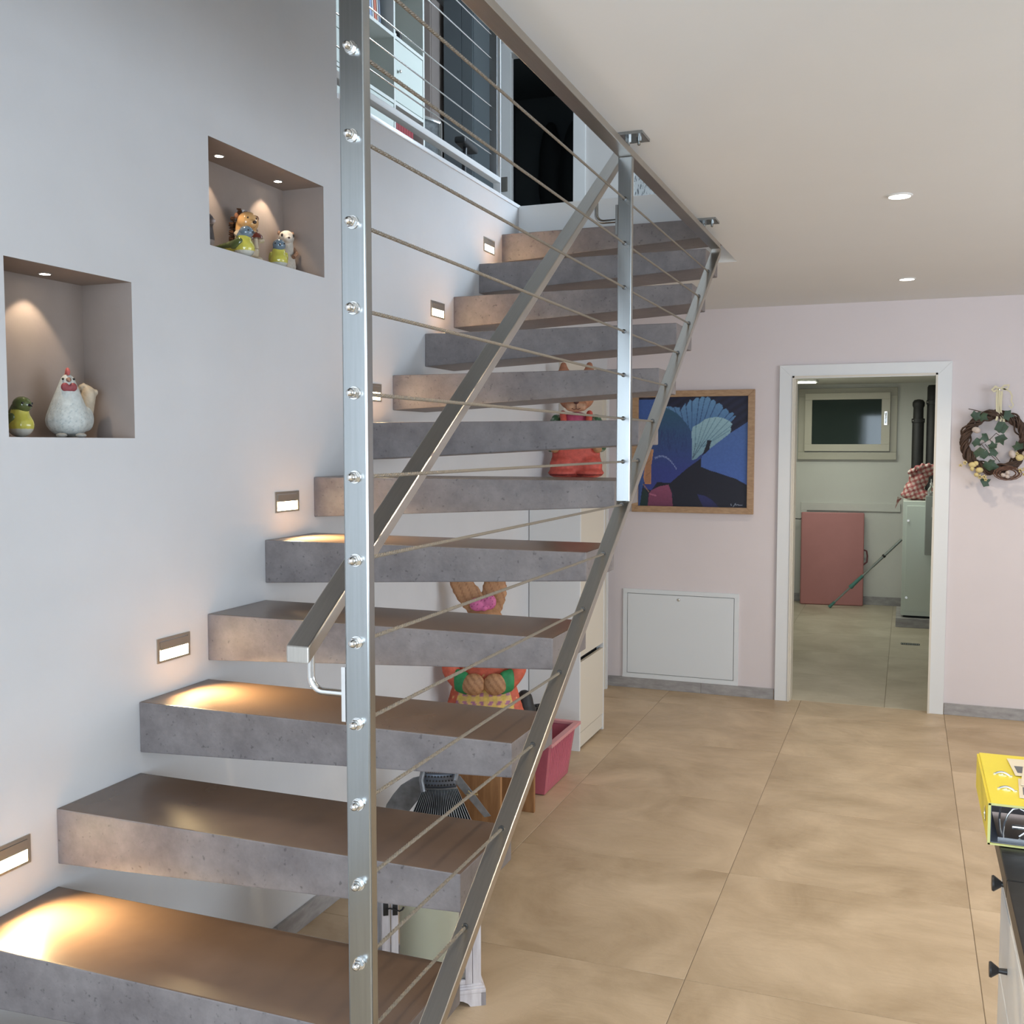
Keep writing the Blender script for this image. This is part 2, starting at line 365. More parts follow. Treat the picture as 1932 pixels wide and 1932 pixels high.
# skirtings
sk = struct('baseboard_left', B().box(XW, XW+.012, YB0, 5.0, 0, .066), m_grout, smooth=False)
def skirt_pieces(parent, a, b, fixed, axis, h=.068, t=.012, L=.8, sgn=1):
    x = a
    while x < b-.01:
        e = min(x+L, b)
        q = B()
        if axis == 'y': q.box(fixed, fixed+sgn*t, x+.001, e-.001, 0.0, h) if sgn > 0 else q.box(fixed+sgn*t, fixed, x+.001, e-.001, 0, h)
        else: q.box(x+.001, e-.001, fixed-t, fixed, 0, h)
        obj('skirting_tile', q, m_skirt, parent, smooth=False, bevel=.001, bseg=1)
        x = e
skirt_pieces(sk, YB0, 5.04, XW+.001, 'y', .068, .013)
sf = struct('baseboard_far', B().box(XW+.02, -.75, YF-.010, YF, 0, .064).box(.236, XR, YF-.010, YF, 0, .064), m_grout, smooth=False)
skirt_pieces(sf, XW+.02, -.752, YF-.001, 'x', .068, .012, .62); skirt_pieces(sf, .238, XR, YF-.001, 'x', .068, .012, .8)

# doorway 1: lining and mitred casing
d1 = struct('door_1', B().box(-.665, -.65, YF-.002, YF+.122, 0, 2.015).box(.160, .175, YF-.002, YF+.122, 0, 2.015).box(-.665, .175, YF-.002, YF+.122, 2.015, 2.03), m_cream, smooth=False)
def casing(x0, x1, z1, w, y0, y1):
    return [[(x0, 0), (x0+w, 0), (x0+w, z1-w), (x0, z1)], [(x1-w, 0), (x1, 0), (x1, z1), (x1-w, z1-w)], [(x0, z1), (x0+w, z1-w), (x1-w, z1-w), (x1, z1)]]
for poly in casing(-.745, .235, 2.09, .083, 0, 0):
    obj('casing_board', B().prism(poly, .022, Matrix.Translation((0, YF-.022, 0))), m_white, d1, bevel=.0015, bseg=1, smooth=False)
for (x0, x1, z0, z1) in ((-.667, -.656, 0, 2.023), (.147, .158, 0, 2.023)):
    obj('stop_bead', B().box(x0, x1, YF-.028, YF-.002, z0, z1), m_cream, d1, smooth=False)
obj('stop_bead', B().box(-.667, .158, YF-.028, YF-.002, 2.012, 2.023), m_cream, d1, smooth=False)
# door 2 on the left wall beyond the shoe cabinet
d2 = struct('door_2', B().box(XW, XW+.02, 5.64, 6.40, 0, 2.0), m_cream, smooth=False)
for (y0, y1, z0, z1) in ((5.56, 5.64, 0, 2.08), (6.40, 6.48, 0, 2.08), (5.64, 6.40, 2.0, 2.08)):
    obj('casing_board', B().box(XW, XW+.03, y0, y1, z0, z1), m_cream, d2, bevel=.003, smooth=False)
obj('casing_step', B().box(XW+.001, XW+.04, 6.45, 6.48, 0, 2.08), m_white, d2, smooth=False)
obj('door_handle', B().cyl((XW+.02, 6.33, 1.02), (XW+.07, 6.33, 1.02), .009).cyl((XW+.066, 6.335, 1.02), (XW+.066, 6.22, 1.02), .009), m_polish, d2)

# utility room beyond the doorway
YB = 10.87
struct('wall_utility_back', B().box(-1.5, 1.4, YB, YB+.1, 0, 2.3), m_util, smooth=False)
struct('wall_utility_left', B().box(-1.25, -1.12, YF+.12, YB, 0, 2.3), m_util, smooth=False)
struct('wall_utility_right', B().box(1.0, 1.1, YF+.12, YB, 0, 2.3), m_util, smooth=False)
struct('ceiling_utility', B().box(-1.25, 1.1, YF+.12, YB+.1, 2.21, 2.35), m_util, smooth=False)
su = struct('baseboard_utility', B().box(-1.12, 1.0, YB-.01, YB, 0, .08), m_grout, smooth=False)
skirt_pieces(su, -1.12, 1.0, YB-.001, 'x', .084, .012, .6)
struct('trim_2', B().box(-1.0, -.05, YB-.02, YB, .94, 1.02).box(-1.0, -.94, YB-.02, YB, .02, .94), m_util, bevel=.003, smooth=False)
wu = struct('window_3', B().box(-1.04, -.1, YB-.03, YB, 2.09, 2.17).box(-1.04, -.1, YB-.05, YB, 1.457, 1.53).box(-1.04, -.975, YB-.03, YB, 1.53, 2.09).box(-.165, -.1, YB-.03, YB, 1.53, 2.09), M('aged_cream_window_paint', (.50, .47, .38), .45), smooth=False, bevel=.003)
wm = M('sash_paint', (.56, .52, .42), .4)
obj('sash', B().box(-.975, -.165, YB-.07, YB-.03, 2.055, 2.12).box(-.975, -.165, YB-.07, YB-.03, 1.54, 1.61).box(-.975, -.905, YB-.07, YB-.03, 1.61, 2.055).box(-.245, -.165, YB-.07, YB-.03, 1.61, 2.055), wm, wu, smooth=False, bevel=.003)
obj('pane', B().box(-.905, -.245, YB-.045, YB-.04, 1.61, 2.055), M('night_glass', (.035, .05, .045), .05, spec=.35), wu, smooth=False)
obj('handle', B().box(-.217, -.193, YB-.085, YB-.07, 1.80, 1.93).cyl((-.205, YB-.10, 1.81), (-.205, YB-.10, 1.92), .009).cyl((-.205, YB-.10, 1.915), (-.205, YB-.075, 1.915), .007), m_polish, wu)

# ------------------------------------------------------------------ staircase
st = root('staircase', (-1.33, 1.0, 0), 'open staircase of thick grey concrete treads cantilevered from the left wall', 'staircase')
def tread(n):
    y0 = 1.828+(n-4)*.2857; z1 = .1868*n; b = B(); bm = b.bm
    P8 = [bm.verts.new(p) for p in ((XW, y0, z1-.134), (-.812, y0, z1-.080), (-.812, y0+.285, z1-.080), (XW, y0+.285, z1-.134), (XW, y0, z1), (-.812, y0, z1), (-.812, y0+.285, z1), (XW, y0+.285, z1))]
    for f in ((3,2,1,0),(4,5,6,7),(0,1,5,4),(1,2,6,5),(2,3,7,6),(3,0,4,7)): bm.faces.new([P8[i] for i in f])
    bmesh.ops.recalc_face_normals(bm, faces=bm.faces[:])
    bmesh.ops.bevel(bm, geom=bm.edges[:], offset=.0035, segments=2, profile=.6, affect='EDGES')
    for f in bm.faces: f.material_index = 1 if (f.normal.z > .5) else 0
    return b
for n in range(1, 15): obj('tread', tread(n), [m_concrete, m_conctop], st, smooth=False)

# ------------------------------------------------------------------ stair railing
rl = root('stair_railing', (-.75, 1.327, 0), 'brushed stainless steel stair railing with wire ropes on the open side of the stairs', 'railing')
RX0, RX1 = -.77, -.73
def bev(b): return b
pA = obj('post', B().box(RX0, RX1, 1.317, 1.337, 0, 2.42), m_steel, rl, bevel=.0025, smooth=False)
slz = lambda y: .701+.659*(y-1.711)
pB = obj('post', B().box(RX0, RX1, 2.831, 2.851, slz(2.84)-.005, 2.40), m_steel, rl, bevel=.0025, smooth=False)
# top rail and sloping lower tube
obj('top_rail', B().box(RX0, RX1, 1.337, 4.275, 2.40, 2.42), m_steelY, rl, bevel=.002, smooth=False)
def slope_tube(x0, x1, y0, y1, zf, t, cut=True):
    k = t*math.sqrt(1+.659**2)
    b = B(); p = []
    for y in (y0, y1):
        for x in (x0, x1):
            for dz in (0, -k): p.append(b.bm.verts.new((x, y, zf(y)+dz)))
    for f in ((0,2,3,1),(4,5,7,6),(0,4,6,2),(1,3,7,5),(0,1,5,4),(2,6,7,3)): b.bm.faces.new([p[i] for i in f])
    return b
obj('lower_tube', slope_tube(RX0+.0003, RX1-.0003, 1.337, 4.295, slz, .02), m_steelY, rl, bevel=.002, smooth=False)
ZS = [2.284-.1217*k for k in range(14)]
def rope(z, y1):
    # seven-strand look: lobed section twisted along the run
    b = B(); y0 = 1.337; n = max(6, int((y1-y0)/.006)); seg = 12; prev = None
    for i in range(n+1):
        y = y0+(y1-y0)*i/n; tw = y*2*PI/.05
        ring = []
        for k in range(seg):
            a = 2*PI*k/seg; r = .0030+.00055*math.cos(6*a) if False else (.0033 if k % 2 == 0 else .0026)
            ring.append(b.bm.verts.new((-.75+r*math.cos(a+tw), y, z+r*math.sin(a+tw))))
        if prev:
            for k in range(seg):
                j = (k+1) % seg; b.bm.faces.new((prev[k], prev[j], ring[j], ring[k]))
        prev = ring
    return b
ynut = 1.317
for z in ZS:
    yh = 1.711+(z-.701)/.659
    o = obj('wire_rope', rope(z, yh+.004), m_rope, rl, recalc=False)
    obj('eyelet', B().lathe([(.0052, 0), (.0064, .001), (.0064, .004), (.0052, .005)], (-.75, yh-.004, z+.001), axis='y', seg=14), m_eye, rl)
    if z > slz(2.84)+.04:
        obj('eyelet', B().lathe([(.0050, 0), (.0062, .0008), (.0062, .003), (.0050, .004)], (-.75, 2.828, z), axis='y', seg=14), m_eye, rl)
    q = B().lathe([(.0095, 0), (.0095, -.002)], (-.75, ynut, z), axis='y', seg=20)
    q.lathe([(.0072, -.002), (.0082, -.0028), (.0082, -.0078), (.0070, -.009)], (-.75, ynut, z), axis='y', seg=6)
    q.lathe([(.0060, -.009), (.0060, -.0125), (.0052, -.0155), (.0034, -.0175), (.0012, -.018)], (-.75, ynut, z), axis='y', seg=18)
    obj('cap_nut', q, m_polish, rl)
# handrail
hz = lambda y: 1.303+.6595*(y-1.29)
hr = obj('handrail', slope_tube(-.855, -.815, 1.29, 3.12, hz, .021), m_steelY, rl, bevel=.003, bseg=3, smooth=False)
for yb_ in (1.327, 2.841):
    zb = hz(yb_)-.026
    pts = [(-.835, yb_, zb+.004)] + [(-.835, yb_, zb-.02)]
    zc = zb-.072; R_ = .022
    for k in range(0, 9):
        a = PI + (PI/2)*k/8
        pts.append((-.835+R_+R_*math.cos(a), yb_, zc+R_+R_*math.sin(a)))
    pts.append((-.775, yb_, zc))
    obj('bracket', B().tube(pts, .0058, 14).box(-.777, -.7702, yb_-.010, yb_+.010, zc-.04, zc+.042), m_polish if yb_ < 2 else m_steel, rl)
# ceiling plates
for yb_ in (2.835, 3.98):
    q = B().box(-.79, -.692, yb_-.045, yb_+.045, 2.447, 2.4545)
    q.cyl((-.742, yb_-.005, 2.42), (-.742, yb_-.005, 2.447), .0055).cyl((-.742, yb_-.005, 2.436), (-.742, yb_-.005, 2.447), .009, 6)
    for dx, dy in ((-.715, .012), (-.77, .0)):
        q.lathe([(.008, 2.447), (.008, 2.441), (.0045, 2.440), (.0045, 2.432), (.002, 2.430)], (dx, yb_+dy, 0), seg=12)
    obj('ceiling_plate', q, m_steel, rl)

# guard rail of the upper floor
gr = root('guard_railing', (-1.88, 4.0, ZU), 'thin steel guard railing with round bars along the upper floor edge', 'railing')
obj('post', B().box(-1.90, -1.862, 4.697, 4.705, ZU+.0, 3.575), m_whitem, gr, bevel=.001)
obj('post', B().box(-1.90, -1.862, 4.650, 4.658, ZU+.09, 3.575), M('grey_painted_steel', (.20, .21, .22), .5, metal=.6), gr, bevel=.001)
for k in range(6):
    z = 3.536-.111*k
    obj('bar', B().cyl((-1.88, 3.16, z), (-1.88, 4.65, z), .0032, 10), m_polish, gr)
obj('bottom_rail', B().box(-1.90, -1.862, 3.16, 4.697, 2.862, 2.888), m_whitem, gr, bevel=.002)
obj('hand_rail', B().box(-1.90, -1.862, 3.16, 4.71, 3.575, 3.595), m_steelY, gr, bevel=.002)

# ------------------------------------------------------------------ recessed step lights
m_frame = M('satin_nickel_frame', (.50, .47, .42), .35, metal=1)
m_em = M('lamp_diffuser', (1, .9, .7), .4, emit=(1.0, .78, .44), es=26)
where = ['cut by the left edge of the picture', 'beside the fifth tread, below the taller niche', 'just left of the tall front post', 'half hidden behind the tall front post', 'second from the top of the stairs', 'topmost, beside the highest treads']
for k, (yc, zc) in enumerate([(1.68, .683), (2.252, 1.052), (2.81, 1.42), (3.38, 1.795), (3.95, 2.165), (4.52, 2.53)]):
    r = root('step_light', (XW, yc, zc-.033), 'lit rectangular step light ' + where[k], 'wall lamp', 'step lights along the stair wall')
    y0, y1, z0, z1 = yc-.067, yc+.067, zc-.033, zc+.033
    q = B().box(XW, XW+.003, y0, y1, z0, z0+.006).box(XW, XW+.003, y0, y1, z1-.008, z1).box(XW, XW+.003, y0, y0+.009, z0+.006, z1-.008).box(XW, XW+.003, y1-.009, y1, z0+.006, z1-.008)
    obj('frame', q, m_frame, r, smooth=False)
    obj('hood', B().box(XW, XW+.0045, y0+.0105, y1-.0105, zc+.001, z1-.0095), m_frame, r, smooth=False)
    obj('diffuser', B().box(XW+.0002, XW+.0015, y0+.009, y1-.009, z0+.006, zc+.001), m_em, r, smooth=False)
    area('step_light_glow', (XW+.012, yc, zc-.013), (0, math.radians(-53), 0), .012, .11, 3.0, (1.0, .74, .38), 84).parent = None

# niche spots
m_led = M('led_disc', (1, 1, 1), .4, emit=(1.0, .92, .80), es=12)
for k, (sx, sy, sz, lab) in enumerate([(-1.944, 1.934, 2.013, 'small round lit spot in the top of the taller niche'), (-1.944, 2.618, 2.466, 'left one of two round spots in the top of the wide niche'), (-1.948, 2.933, 2.466, 'right one of two round spots in the top of the wide niche')]):
    r = root('niche_spot', (sx, sy, sz-.004), lab, 'spotlight', 'round spots inside the wall niches')
    obj('ring', B().lathe([(.0165, sz-.0001), (.0165, sz-.002), (.0125, sz-.0035), (.0125, sz-.0002)], (sx, sy, 0), seg=24, caps=False), m_polish, r)
    obj('led_disc', B().lathe([(.0124, sz-.0005), (.0124, sz-.002)], (sx, sy, 0), seg=24), m_led, r)
    spot('niche_spot_beam', (sx, sy, sz-.006), (0, math.radians(12), 0), 1.5, (1.0, .80, .58), 78, .35, .008)

# ceiling downlights
m_led2 = M('downlight_led', (1, 1, 1), .4, emit=(1.0, .93, .82), es=9)
labs = ['nearer one of the two round downlights lit in the ceiling', 'farther one of the two round downlights, close to the far wall']
for k, (lx, ly) in enumerate(DOWN):
    r = root('ceiling_downlight', (lx, ly, ZC-.004), labs[k] if k < 2 else 'round recessed downlight in the white ceiling outside the picture', 'ceiling light', 'recessed ceiling downlights')
    obj('ring', B().lathe([(.043, ZC-.0001), (.043, ZC-.002), (.036, ZC-.005), (.036, ZC-.0003)], (lx, ly, 0), seg=36, caps=False), m_white, r)
    obj('led_disc', B().lathe([(.0358, ZC-.0005), (.0358, ZC-.0025)], (lx, ly, 0), seg=36), m_led2, r)

# ------------------------------------------------------------------ under the stairs
# shoe cabinet against the left wall
sc = root('shoe_cabinet', (-1.70, 5.30, 0), 'tall narrow white shoe cabinet with tilting flaps against the wall under the stairs', 'cabinet')
cy0, cy1, cx1, cz = 5.064, 5.53, -1.566, 1.42
obj('side_panel', B().box(XW+.004, cx1, cy0, cy0+.017, 0, cz-.017), m_white, sc, bevel=.001, smooth=False)
obj('side_panel', B().box(XW+.004, cx1, cy1-.017, cy1, 0, cz-.017), m_white, sc, bevel=.001, smooth=False)
obj('top_panel', B().box(XW+.004, cx1+.004, cy0, cy1, cz-.016, cz), m_white, sc, bevel=.001, smooth=False)
obj('back_panel', B().box(XW+.004, XW+.010, cy0+.018, cy1-.018, .05, cz-.02), m_white, sc, smooth=False)
obj('plinth', B().box(cx1-.016, cx1-.006, cy0+.018, cy1-.018, .012, .088), m_cream, sc, smooth=False)
for (a, c) in ((.094, .468), (.496, .93), (.958, cz-.022)):
    f = obj('flap', B().box(cx1-.018, cx1-.001, cy0+.018, cy1-.018, a, c), m_cream, sc, bevel=.001, smooth=False)
obj('shadow_gap', B().box(cx1-.10, cx1-.04, cy0+.018, cy1-.018, .09, cz-.02), m_dark, sc, smooth=False)

# wooden stool
sl = root('wooden_stool', (-1.66, 3.97, 0), 'small knotty pine stool with solid side boards under the stairs', 'stool')
obj('seat', B().box(-1.835, -1.475, 3.76, 4.17, .40, .422), m_pine, sl, bevel=.003)
obj('side_board', B().box(-1.83, -1.503, 3.785, 3.805, 0, .40), m_pine, sl, bevel=.002)
obj('side_board', B().box(-1.83, -1.483, 4.13, 4.15, 0, .40), m_pine, sl, bevel=.002)
obj('rail', B().box(-1.80, -1.78, 3.805, 4.13, .30, .40), m_pine, sl, bevel=.002)
obj('rail', B().box(-1.545, -1.525, 3.805, 4.13, .36, .40), m_pine, sl, bevel=.002)

# laundry basket, pink plastic, tapered, ribbed
m_pink = M('pink_plastic', (.50, .125, .17), .4, var=.1, vscale=20)
m_pinkr = M('pink_rim_plastic', (.62, .27, .28), .4)
pk = root('plastic_basket', (-1.62, 4.53, 0), 'ribbed pink plastic basket on the floor between stool and white cabinet', 'basket')
def ringbox(x0, x1, y0, y1, x0b, x1b, y0b, y1b, z0, z1, t):
    b = B(); bm = b.bm
    o0 = [bm.verts.new(p) for p in ((x0b,y0b,z0),(x1b,y0b,z0),(x1b,y1b,z0),(x0b,y1b,z0))]
    o1 = [bm.verts.new(p) for p in ((x0,y0,z1),(x1,y0,z1),(x1,y1,z1),(x0,y1,z1))]
    i1 = [bm.verts.new(p) for p in ((x0+t,y0+t,z1),(x1-t,y0+t,z1),(x1-t,y1-t,z1),(x0+t,y1-t,z1))]
    i0 = [bm.verts.new(p) for p in ((x0b+t,y0b+t,z0+t),(x1b-t,y0b+t,z0+t),(x1b-t,y1b-t,z0+t),(x0b+t,y1b-t,z0+t))]
    bm.faces.new(o0[::-1]); bm.faces.new(i0)
    for k in range(4):
        j = (k+1) % 4
        bm.faces.new((o0[k], o0[j], o1[j], o1[k])); bm.faces.new((o1[k], o1[j], i1[j], i1[k])); bm.faces.new((i1[k], i1[j], i0[j], i0[k]))
    return b
obj('shell', ringbox(-1.77, -1.482, 4.335, 4.735, -1.75, -1.512, 4.355, 4.70, .004, .245, .004), m_pink, pk, bevel=.004, smooth=False)
for k in range(12):
    t_ = (k+1)/13; yb_, yt_ = 4.37+.315*t_, 4.352+.365*t_
    q = B(); 
    q.tube([(-1.511, yb_, .03), (-1.484, yt_, .225)], .0042, 6); obj('rib', q, m_pink, pk)
q = B().box(-1.79, -1.462, 4.315, 4.345, .236, .252).box(-1.79, -1.462, 4.725, 4.755, .236, .252).box(-1.79, -1.765, 4.345, 4.725, .236, .252).box(-1.492, -1.462, 4.345, 4.725, .236, .252)
obj('rim', q, m_pinkr, pk, bevel=.003, smooth=False)
# rolled black mat standing in the basket
b = B(); pts = []
for k in range(70):
    a = k*.32; r = .008+.0017*k*.32; pts.append((r*math.cos(a), r*math.sin(a)))
for i in range(len(pts)-1):
    p, q_ = Vector(pts[i]+(0,)), Vector(pts[i+1]+(0,)); d = (q_-p).normalized(); n_ = Vector((-d.y, d.x, 0))*.0022
    V = []
    for z in (.02, .385):
        V += [b.bm.verts.new(Vector((-1.565, 4.47, z))+v) for v in (p-n_, q_-n_, q_+n_, p+n_)]
    for f in ((3,2,1,0),(4,5,6,7),(0,1,5,4),(2,3,7,6)): b.bm.faces.new([V[x] for x in f])
bmesh.ops.remove_doubles(b.bm, verts=b.bm.verts[:], dist=.0004)
tag(obj('rolled_mat', b, m_black), 'black rubber mat rolled up and standing in the pink basket', 'mat')
# slumped black bag on the stool behind the lower hare
q = B().ell((-1.525, 4.125, .485), (.040, .040, .060)).ell((-1.520, 4.125, .455), (.05, .050, .032))
me = voxel(q, .008, 8)
bg_ = obj('bag', me, m_black); tag(bg_, 'black fabric bag slumped on the stool behind the checked hare', 'bag')
obj('strap', B().tube([(-1.56, 4.09, .50), (-1.52, 4.11, .47), (-1.49, 4.12, .44), (-1.478, 4.13, .427)], .004, 8), m_black, bg_)

# ------------------------------------------------------------------ hare figures
TAN = s2l((186, 138, 98)); TAN2 = s2l((160, 112, 76))
def fig_obj(name, b, vox, parent, colfn, mat, sm=6):
    return obj(name, voxel(b, vox, sm), mat, parent, local=True, colfn=colfn, smooth='all', recalc=False)
def plaid(p):
    u = (p.x*1.0)/.036; v = p.z/.036
    a = (u % 1) < .5; c = (v % 1) < .5
    Y = s2l((222, 190, 90)); Pp = s2l((176, 112, 140)); Wm = s2l((226, 176, 128))
    if a and c: return Y
    if (not a) and (not c): return Pp
    return tuple(.5*(i+j) for i, j in zip(Y, Wm))
lh = root('hare_figure', (-1.655, 3.985, .422), 'hare figure in orange dress and yellow-purple checked apron standing on the stool', 'figure', rz=math.radians(22))
OR = s2l((205, 96, 70)); GR = s2l((42, 138, 84))
q = B()
for k in range(9):
    t_ = k/8; q.ell((0, .0, .054+.18*t_), (.172-.055*t_, .062-.012*t_, .05))
q.ell((0, 0, .27), (.12, .055, .07))
fig_obj('dress', q, .008, lh, lambda p: OR if not (abs(((p.x*41+p.z*17) % 1)-.5) < .06 and abs(((p.z*31) % 1)-.5) < .12) else s2l((235, 190, 120)), m_fig)
b = B().grid(lambda u, v: ((u-.5)*2*(.145-.045*v), -(.066-.010*v)*math.sqrt(max(.02, 1-((u-.5)*1.6)**2))-.006, .005+.165*v), 40, 40)
obj('apron', b, m_fig, lh, local=True, colfn=plaid, smooth='all', recalc=False)
for s_ in (-1, 1):
    q = B()
    for k in range(8):
        t_ = k/7; q.ell((s_*(.125+.028*math.sin(t_*PI)-.02*t_), -.035*t_-.01, .30-.115*t_), (.038, .036, .036))
    fig_obj('sleeve', q, .008, lh, lambda p: OR, m_fig)
    q = B()
    for k in range(5):
        t_ = k/4; q.ell((s_*(.112-.035*t_), -.055-.012*t_, .185+.01*(1-t_)), (.019, .032, .050))
    fig_obj('cuff', q, .006, lh, lambda p: GR, m_fig)
    q = B().ell((s_*.044, -.084, .183), (.050, .030, .048)).ell((s_*.080, -.07, .178), (.022, .026, .036))
    fig_obj('paw', q, .006, lh, lambda p: TAN if math.sin(p.x*220+p.z*160) > -.5 else TAN2, m_fig)
q = B().ell((0, 0, .43), (.085, .07, .075)).ell((0, -.05, .405), (.05, .045, .04)).ell((0, 0, .345), (.05, .045, .05))
def headcol(p):
    if (abs(p.x) < .012 and abs(p.z-.425) < .009 and p.y < -.075): return s2l((90, 50, 45))
    for s_ in (-1, 1):
        if (p.x-s_*.035)**2+(p.z-.455)**2 < .00009 and p.y < 0: return s2l((40, 28, 24))
    return TAN
fig_obj('head', q, .006, lh, headcol, m_fig)
for s_ in (-1, 1):
    q = B()
    for k in range(9):
        t_ = k/8
        if s_ < 0: c_ = (-.015-.13*t_**1.1, -.0, .46+.21*t_); r_ = (.026+.036*math.sin(min(1, t_+.1)*PI), .017, .035)
        else: c_ = (.035+.018*t_, 0, .47+.22*t_); r_ = (.024+.032*math.sin(min(1, t_+.1)*PI), .017, .035)
        q.ell(c_, r_)
    fig_obj('ear', q, .006, lh, lambda p: TAN2 if math.sin(p.x*190+p.z*90) > .75 else TAN, m_fig)
q = B().ell((-.028, -.055, .515), (.034, .018, .030)).ell((.022, -.055, .525), (.030, .018, .034)).ell((0, -.062, .50), (.014, .016, .014))
fig_obj('bow', q, .005, lh, lambda p: s2l((130, 50, 90)) if (math.sin(p.x*400)*math.sin(p.z*380) > .8) else s2l((214, 110, 160)), m_fig)

uh = root('hare_figure', (-1.675, 5.335, 1.42), 'hare figure in coral overalls and pink shirt standing on the white cabinet', 'figure', rz=math.radians(17))
CO = s2l((216, 96, 82)); 
q = B()
for k in range(8):
    t_ = k/7; q.ell((0, 0, .054+.18*t_), (.143-.02*t_, .058, .05))
for s_ in (-1, 1): q.ell((s_*.075, -.03, .031), (.078, .066, .028)).ell((s_*.075, -.02, .075), (.07, .055, .05))
fig_obj('overalls', q, .008, uh, lambda p: CO if abs(p.z-.022) > .004 or p.y > -.05 else s2l((120, 40, 40)), m_fig)
q = B().ell((0, 0, .285), (.115, .052, .055)).ell((0, -.005, .32), (.075, .045, .04))
fig_obj('shirt', q, .007, uh, lambda p: s2l((196, 82, 118)), m_fig)
for s_ in (-1, 1):
    obj('strap', B().tube([(s_*.062, -.056, .24), (s_*.064, -.062, .29), (s_*.070, -.050, .335), (s_*.072, -.015, .352)], .017, 10), m_fig, uh, local=True, colfn=lambda p: CO)
    q = B()
    for k in range(7):
        t_ = k/6; q.ell((s_*(.105+.035*math.sin(t_*2.2)), -.01-.02*t_, .315-.14*t_), (.032, .032, .034))
    fig_obj('sleeve', q, .008, uh, lambda p: s2l((58, 98, 66)) if (int(p.x*60)+int(p.z*70)) % 3 else s2l((150, 165, 150)), m_fig)
    q = B().ell((s_*.115, -.045, .165), (.028, .026, .028)); fig_obj('paw', q, .006, uh, lambda p: TAN, m_fig)
    q = B()
    for k in range(8):
        t_ = k/7; q.ell((s_*(.045+.045*t_-.02*t_*t_), 0, .485+.118*t_), (.020+.026*math.sin(min(1, t_+.05)*PI), .015, .026))
    fig_obj('ear', q, .006, uh, lambda p: s2l((176, 120, 92)), m_fig)
q = B().ell((0, 0, .435), (.098, .072, .072)).ell((0, -.055, .392), (.060, .045, .036)).ell((-.03, -.07, .385), (.03, .03, .025)).ell((.03, -.07, .385), (.03, .03, .025))
fig_obj('head', q, .006, uh, lambda p: s2l((186, 130, 98)) if p.z > .40 or abs(p.x) > .05 else s2l((205, 160, 130)), m_fig)
obj('nose', B().ell((.0, -.103, .408), (.014, .010, .011)), m_fig, uh, local=True, colfn=lambda p: s2l((70, 32, 30)), smooth='all')
for s_ in (-1, 1): obj('eye', B().ell((s_*.036, -.066, .455), (.008, .006, .010)), m_fig, uh, local=True, colfn=lambda p: s2l((30, 22, 20)), smooth='all')
obj('mouth', B().tube([(0, -.102, .399), (0, -.103, .386), (0, -.1, .374)], .0018, 6).tube([(-.022, -.094, .376), (-.012, -.101, .368), (0, -.102, .372), (.012, -.101, .368), (.022, -.094, .376)], .0018, 6), m_fig, uh, local=True, colfn=lambda p: s2l((90, 45, 40)))

# ------------------------------------------------------------------ sheet metal angel
m_zinc = M('zinc_sheet', (.30, .31, .33), .45, metal=.8, var=.45, vscale=14, rvar=.1)
m_strip = M('shaded_corrugated_sheet', (.5, .5, .5), .4, metal=.35, attr=True, var=.5, vscale=18)  # its dark and light rib stripes are corrugation shading put into the colour
an = root('angel_figure', (-1.60, 3.42, 0), 'sheet metal angel with ribbed skirt and grey wings on the floor under the stairs', 'figure', rz=math.radians(24))
def ribbed(x0b, x1b, x0t, x1t, z0, z1, n, y=-.0, amp=.0035, bow=.03):
    def fn(u, v):
        xb = x0b+(x1b-x0b)*u; xt = x0t+(x1t-x0t)*u; x = xb+(xt-xb)*v
        return (x, y-bow*math.cos((u-.5)*PI)-amp*math.cos(u*n*2*PI), z0+(z1-z0)*v)
    return B().grid(fn, n*8, 8)
def rib_shade_col(x0b, x1b, x0t, x1t, z0, z1, n):
    def f(p):
        v = (p.z-z0)/(z1-z0); a = x0b+(x0t-x0b)*v; c = x1b+(x1t-x1b)*v; u = (p.x-a)/(c-a)
        return (.62, .66, .70) if math.cos(u*n*2*PI) > .05 else (.025, .028, .035)
    return f
A_ = (-.20, .20, -.058, .058, .0, .335, 24)
def solid(o, t):
    md = o.modifiers.new('t', 'SOLIDIFY'); md.thickness = t; return o
solid(obj('skirt', ribbed(*A_), m_strip, an, local=True, colfn=rib_shade_col(*A_), recalc=False), .0015)
b = B().grid(lambda u, v: ((u-.5)*.122, -.034-.012*math.cos((u-.5)*PI), .335+.058*v), 12, 4)
bd = solid(obj('bodice', b, M('dark_zinc', (.16, .18, .22), .4, metal=.7), an, local=True, recalc=False), .0015)
q = B()
for r_ in range(3):
    for k in range(10):
        x = -.052+.0115*k+(r_ % 2)*.005
        q.lathe([(.0036, 0), (.0036, -.001)], (x, -.0345-.012*math.cos(x/.122*PI)-.001, .348+.016*r_), axis='y', seg=8)
obj('punched_hole', q, m_dark, an, local=True, kind=None) if False else tag(obj('punched_holes', q, m_dark, an, local=True), kind='stuff')
obj('bodice_seam', B().tube([((k/10-.5)*.124, -.037-.012*math.cos((k/10-.5)*PI), .335) for k in range(11)], .003, 6), m_zinc, an, local=True)
A2 = (-.062, .062, -.085, .085, .393, .455, 16)
solid(obj('collar', ribbed(*A2, bow=.012, y=-.03), m_strip, an, local=True, colfn=rib_shade_col(*A2), recalc=False), .0015)
